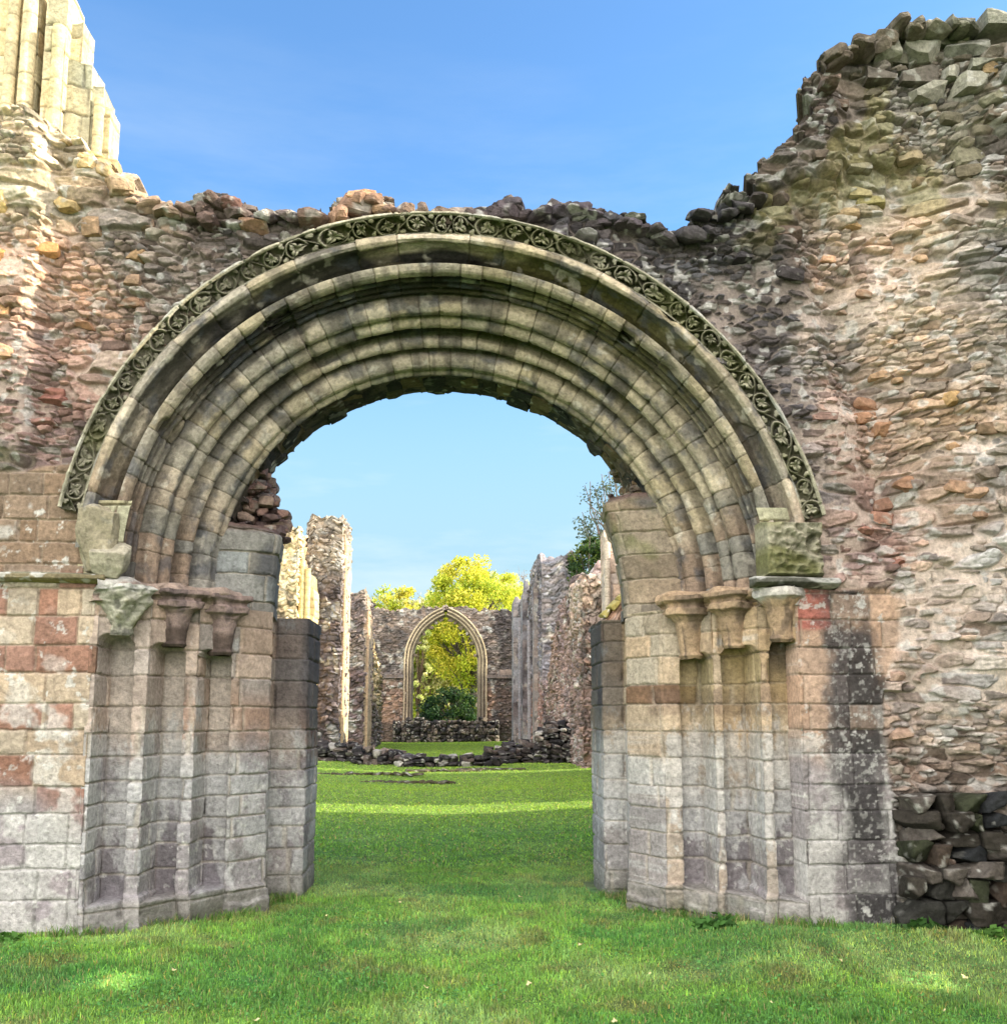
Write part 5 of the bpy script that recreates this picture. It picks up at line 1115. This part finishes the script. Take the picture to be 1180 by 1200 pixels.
tree('bare_tree', 'leafless greyish tree showing to the right of the yellow tree', X_(608, 665, 104), 104, 17, 3.6, 4.0, 13.0, 900, .1, [(150, 140, 130)], 8, .25, (128, 120, 124), clumps=90, twig=90)
tree('dark_bush', 'dark green bush low down behind the east window sill', X_(528, 820, 76), 76, 4, 2.2, 1.9, 1.7, 12000, .10, [(34, 62, 34), (46, 76, 38), (30, 50, 36), (70, 96, 40)], 9, .12)
tree('dark_bush', 'smaller dark green bush at the right side of the east window sill', X_(553, 815, 78), 78, 4, 1.4, 1.7, 2.0, 5000, .10, [(40, 66, 34), (60, 90, 36), (120, 130, 40)], 10, .1)
tree('slender_tree', 'thin dark-stemmed tree at the left edge of the east window', X_(490, 800, 80), 80, 10, 1.0, 3.6, 6.0, 1500, .12, PG, 11, .12, (80, 66, 50), clumps=20, twig=16)
tree('evergreen_tree', 'dark evergreen with feathery branches behind the right-hand broken walls', X_(702, 650, 44), 44, 10, 1.4, 1.9, 7.8, 9000, .075, [(58, 84, 40), (74, 100, 44), (44, 68, 40), (96, 112, 50)], 12, .22, clumps=70)
tree('feathery_tree', 'tall thin-leaved tree top rising just left of the right-hand springer', X_(730, 610, 50), 50, 15, 2.4, 3.2, 11.2, 3800, .085, [(92, 108, 92), (84, 98, 84), (110, 120, 96)], 13, .25, (110, 100, 96), clumps=110, twig=80)
# hedge of distant wood, closing the view through the window down to the ground
def wood():
    g = np.random.default_rng(77); n = 60000; x = g.uniform(-60, 60, n); y = 116+g.uniform(-6, 6, n); hh = 8+3*fbm(x/6, y*0, 0, 5, 3); z = hh*g.random(n)**.8
    p = np.stack([x, y, z], -1); a = g.normal(size=(n, 3)); a /= np.linalg.norm(a, axis=1)[:, None]; b = np.cross(a, g.normal(size=(n, 3))); b /= np.linalg.norm(b, axis=1)[:, None]; s = g.uniform(.25, .5, n)[:, None]
    V = np.stack([p-a*s, p-b*s*.6, p+a*s, p+b*s*.6], 1).reshape(-1, 3); K = lin(np.array(PG+YG)); C = K[g.integers(0, len(K), n)]*(.5+.6*g.random(n))[:, None]
    tag(new_obj('distant_wood', quad_mesh('distant_wood', V, np.arange(n*4).reshape(-1, 4), np.repeat(C, 4, 0), False), None, M_LEAF), 'mass of pale autumn trees far behind the ruin', 'wood', kind='stuff')
wood()
# ================================================================== LIGHT, SKY, CAMERA
SUN_EL = radians(26); SUN_AZ = radians(91.3)            # azimuth clockwise from +Y (the way the camera looks): from the right, a little behind
sd = np.array([sin(SUN_AZ)*cos(SUN_EL), cos(SUN_AZ)*cos(SUN_EL), sin(SUN_EL)])
w = bpy.data.worlds.new('World'); sc.world = w; w.use_nodes = True; nt = w.node_tree; nt.nodes.clear(); N = nt.nodes.new; L = nt.links.new
out = N('ShaderNodeOutputWorld'); bg = N('ShaderNodeBackground'); bg.inputs['Strength'].default_value = .15; L(bg.outputs[0], out.inputs[0])
sky = N('ShaderNodeTexSky'); sky.sky_type = 'NISHITA'; sky.sun_disc = False; sky.sun_elevation = SUN_EL; sky.sun_rotation = SUN_AZ; sky.air_density = 1.0; sky.dust_density = .4; sky.ozone_density = 1.6
# thin high cirrus plus a cloud bank added behind the viewer lighting the front
tc = N('ShaderNodeTexCoord'); mp = N('ShaderNodeMapping'); mp.inputs['Scale'].default_value = (1.6, 1.6, 8); L(tc.outputs['Generated'], mp.inputs['Vector'])
nz = N('ShaderNodeTexNoise'); nz.inputs['Scale'].default_value = 1.6; nz.inputs['Detail'].default_value = 8; nz.inputs['Roughness'].default_value = .6; L(mp.outputs[0], nz.inputs['Vector'])
ci = N('ShaderNodeMapRange'); ci.inputs['From Min'].default_value = .46; ci.inputs['From Max'].default_value = .72; ci.inputs['To Max'].default_value = .6; L(nz.outputs[0], ci.inputs['Value'])
sx = N('ShaderNodeSeparateXYZ'); L(tc.outputs['Generated'], sx.inputs[0])
sx_ = sx; lowz = N('ShaderNodeMapRange'); lowz.inputs['From Min'].default_value = .62; lowz.inputs['From Max'].default_value = .1; L(sx.outputs['Z'], lowz.inputs['Value'])
cm = N('ShaderNodeMath'); cm.operation = 'MULTIPLY'; L(ci.outputs[0], cm.inputs[0]); L(lowz.outputs[0], cm.inputs[1])
bk = N('ShaderNodeMapRange'); bk.inputs['From Min'].default_value = .0; bk.inputs['From Max'].default_value = -.4; bk.inputs['To Max'].default_value = .92; L(sx.outputs['Y'], bk.inputs['Value'])
nb = N('ShaderNodeMapRange'); nb.inputs['From Min'].default_value = .30; nb.inputs['From Max'].default_value = .52; L(nz.outputs[0], nb.inputs['Value'])
bm = N('ShaderNodeMath'); bm.operation = 'MULTIPLY'; L(bk.outputs[0], bm.inputs[0]); L(nb.outputs[0], bm.inputs[1])
m1 = N('ShaderNodeMix'); m1.data_type = 'RGBA'; m1.inputs['B'].default_value = (2.7, 3.0, 3.1, 1); L(cm.outputs[0], m1.inputs['Factor']); ti = N('ShaderNodeMix'); ti.data_type = 'RGBA'; ti.blend_type = 'MULTIPLY'; ti.inputs['Factor'].default_value = 1; ti.inputs['B'].default_value = (.54, .77, .93, 1); L(sky.outputs[0], ti.inputs['A']); hz = N('ShaderNodeMapRange'); hz.inputs['From Min'].default_value = .46; hz.inputs['From Max'].default_value = .10; hz.inputs['To Max'].default_value = .95; hz.interpolation_type = 'SMOOTHSTEP'
hm_ = N('ShaderNodeMix'); hm_.data_type = 'RGBA'; hm_.inputs['B'].default_value = (1.36, 2.04, 2.34, 1); L(hz.outputs[0], hm_.inputs['Factor']); L(ti.outputs['Result'], hm_.inputs['A']); L(hm_.outputs['Result'], m1.inputs['A'])
L(sx.outputs['Z'], hz.inputs['Value'])
m2 = N('ShaderNodeMix'); m2.data_type = 'RGBA'; m2.inputs['B'].default_value = (14.6, 13.7, 12.7, 1); L(bm.outputs[0], m2.inputs['Factor']); L(m1.outputs['Result'], m2.inputs['A'])
L(m2.outputs['Result'], bg.inputs['Color'])
ld = bpy.data.lights.new('sun', 'SUN'); ld.energy = 5.0; ld.angle = radians(.53); ld.color = (1, .87, .66); lo = bpy.data.objects.new('sun', ld); COL.objects.link(lo)
from mathutils import Vector
lo.rotation_euler = Vector(sd).to_track_quat('Z', 'Y').to_euler()
cam = bpy.data.cameras.new('camera'); cam.sensor_fit = 'HORIZONTAL'; cam.sensor_width = 36; cam.lens = 36; cam.shift_y = (CY-600)/1180; cam.clip_end = 2000; cam.clip_start = .05
co = bpy.data.objects.new('camera', cam); COL.objects.link(co); co.location = (0, 0, CAMZ); co.rotation_euler = (pi/2+PIT, 0, -YAW); sc.camera = co
sc.view_settings.view_transform = 'Standard'; sc.view_settings.look = 'None'; sc.view_settings.exposure = 1.35; sc.view_settings.gamma = 1
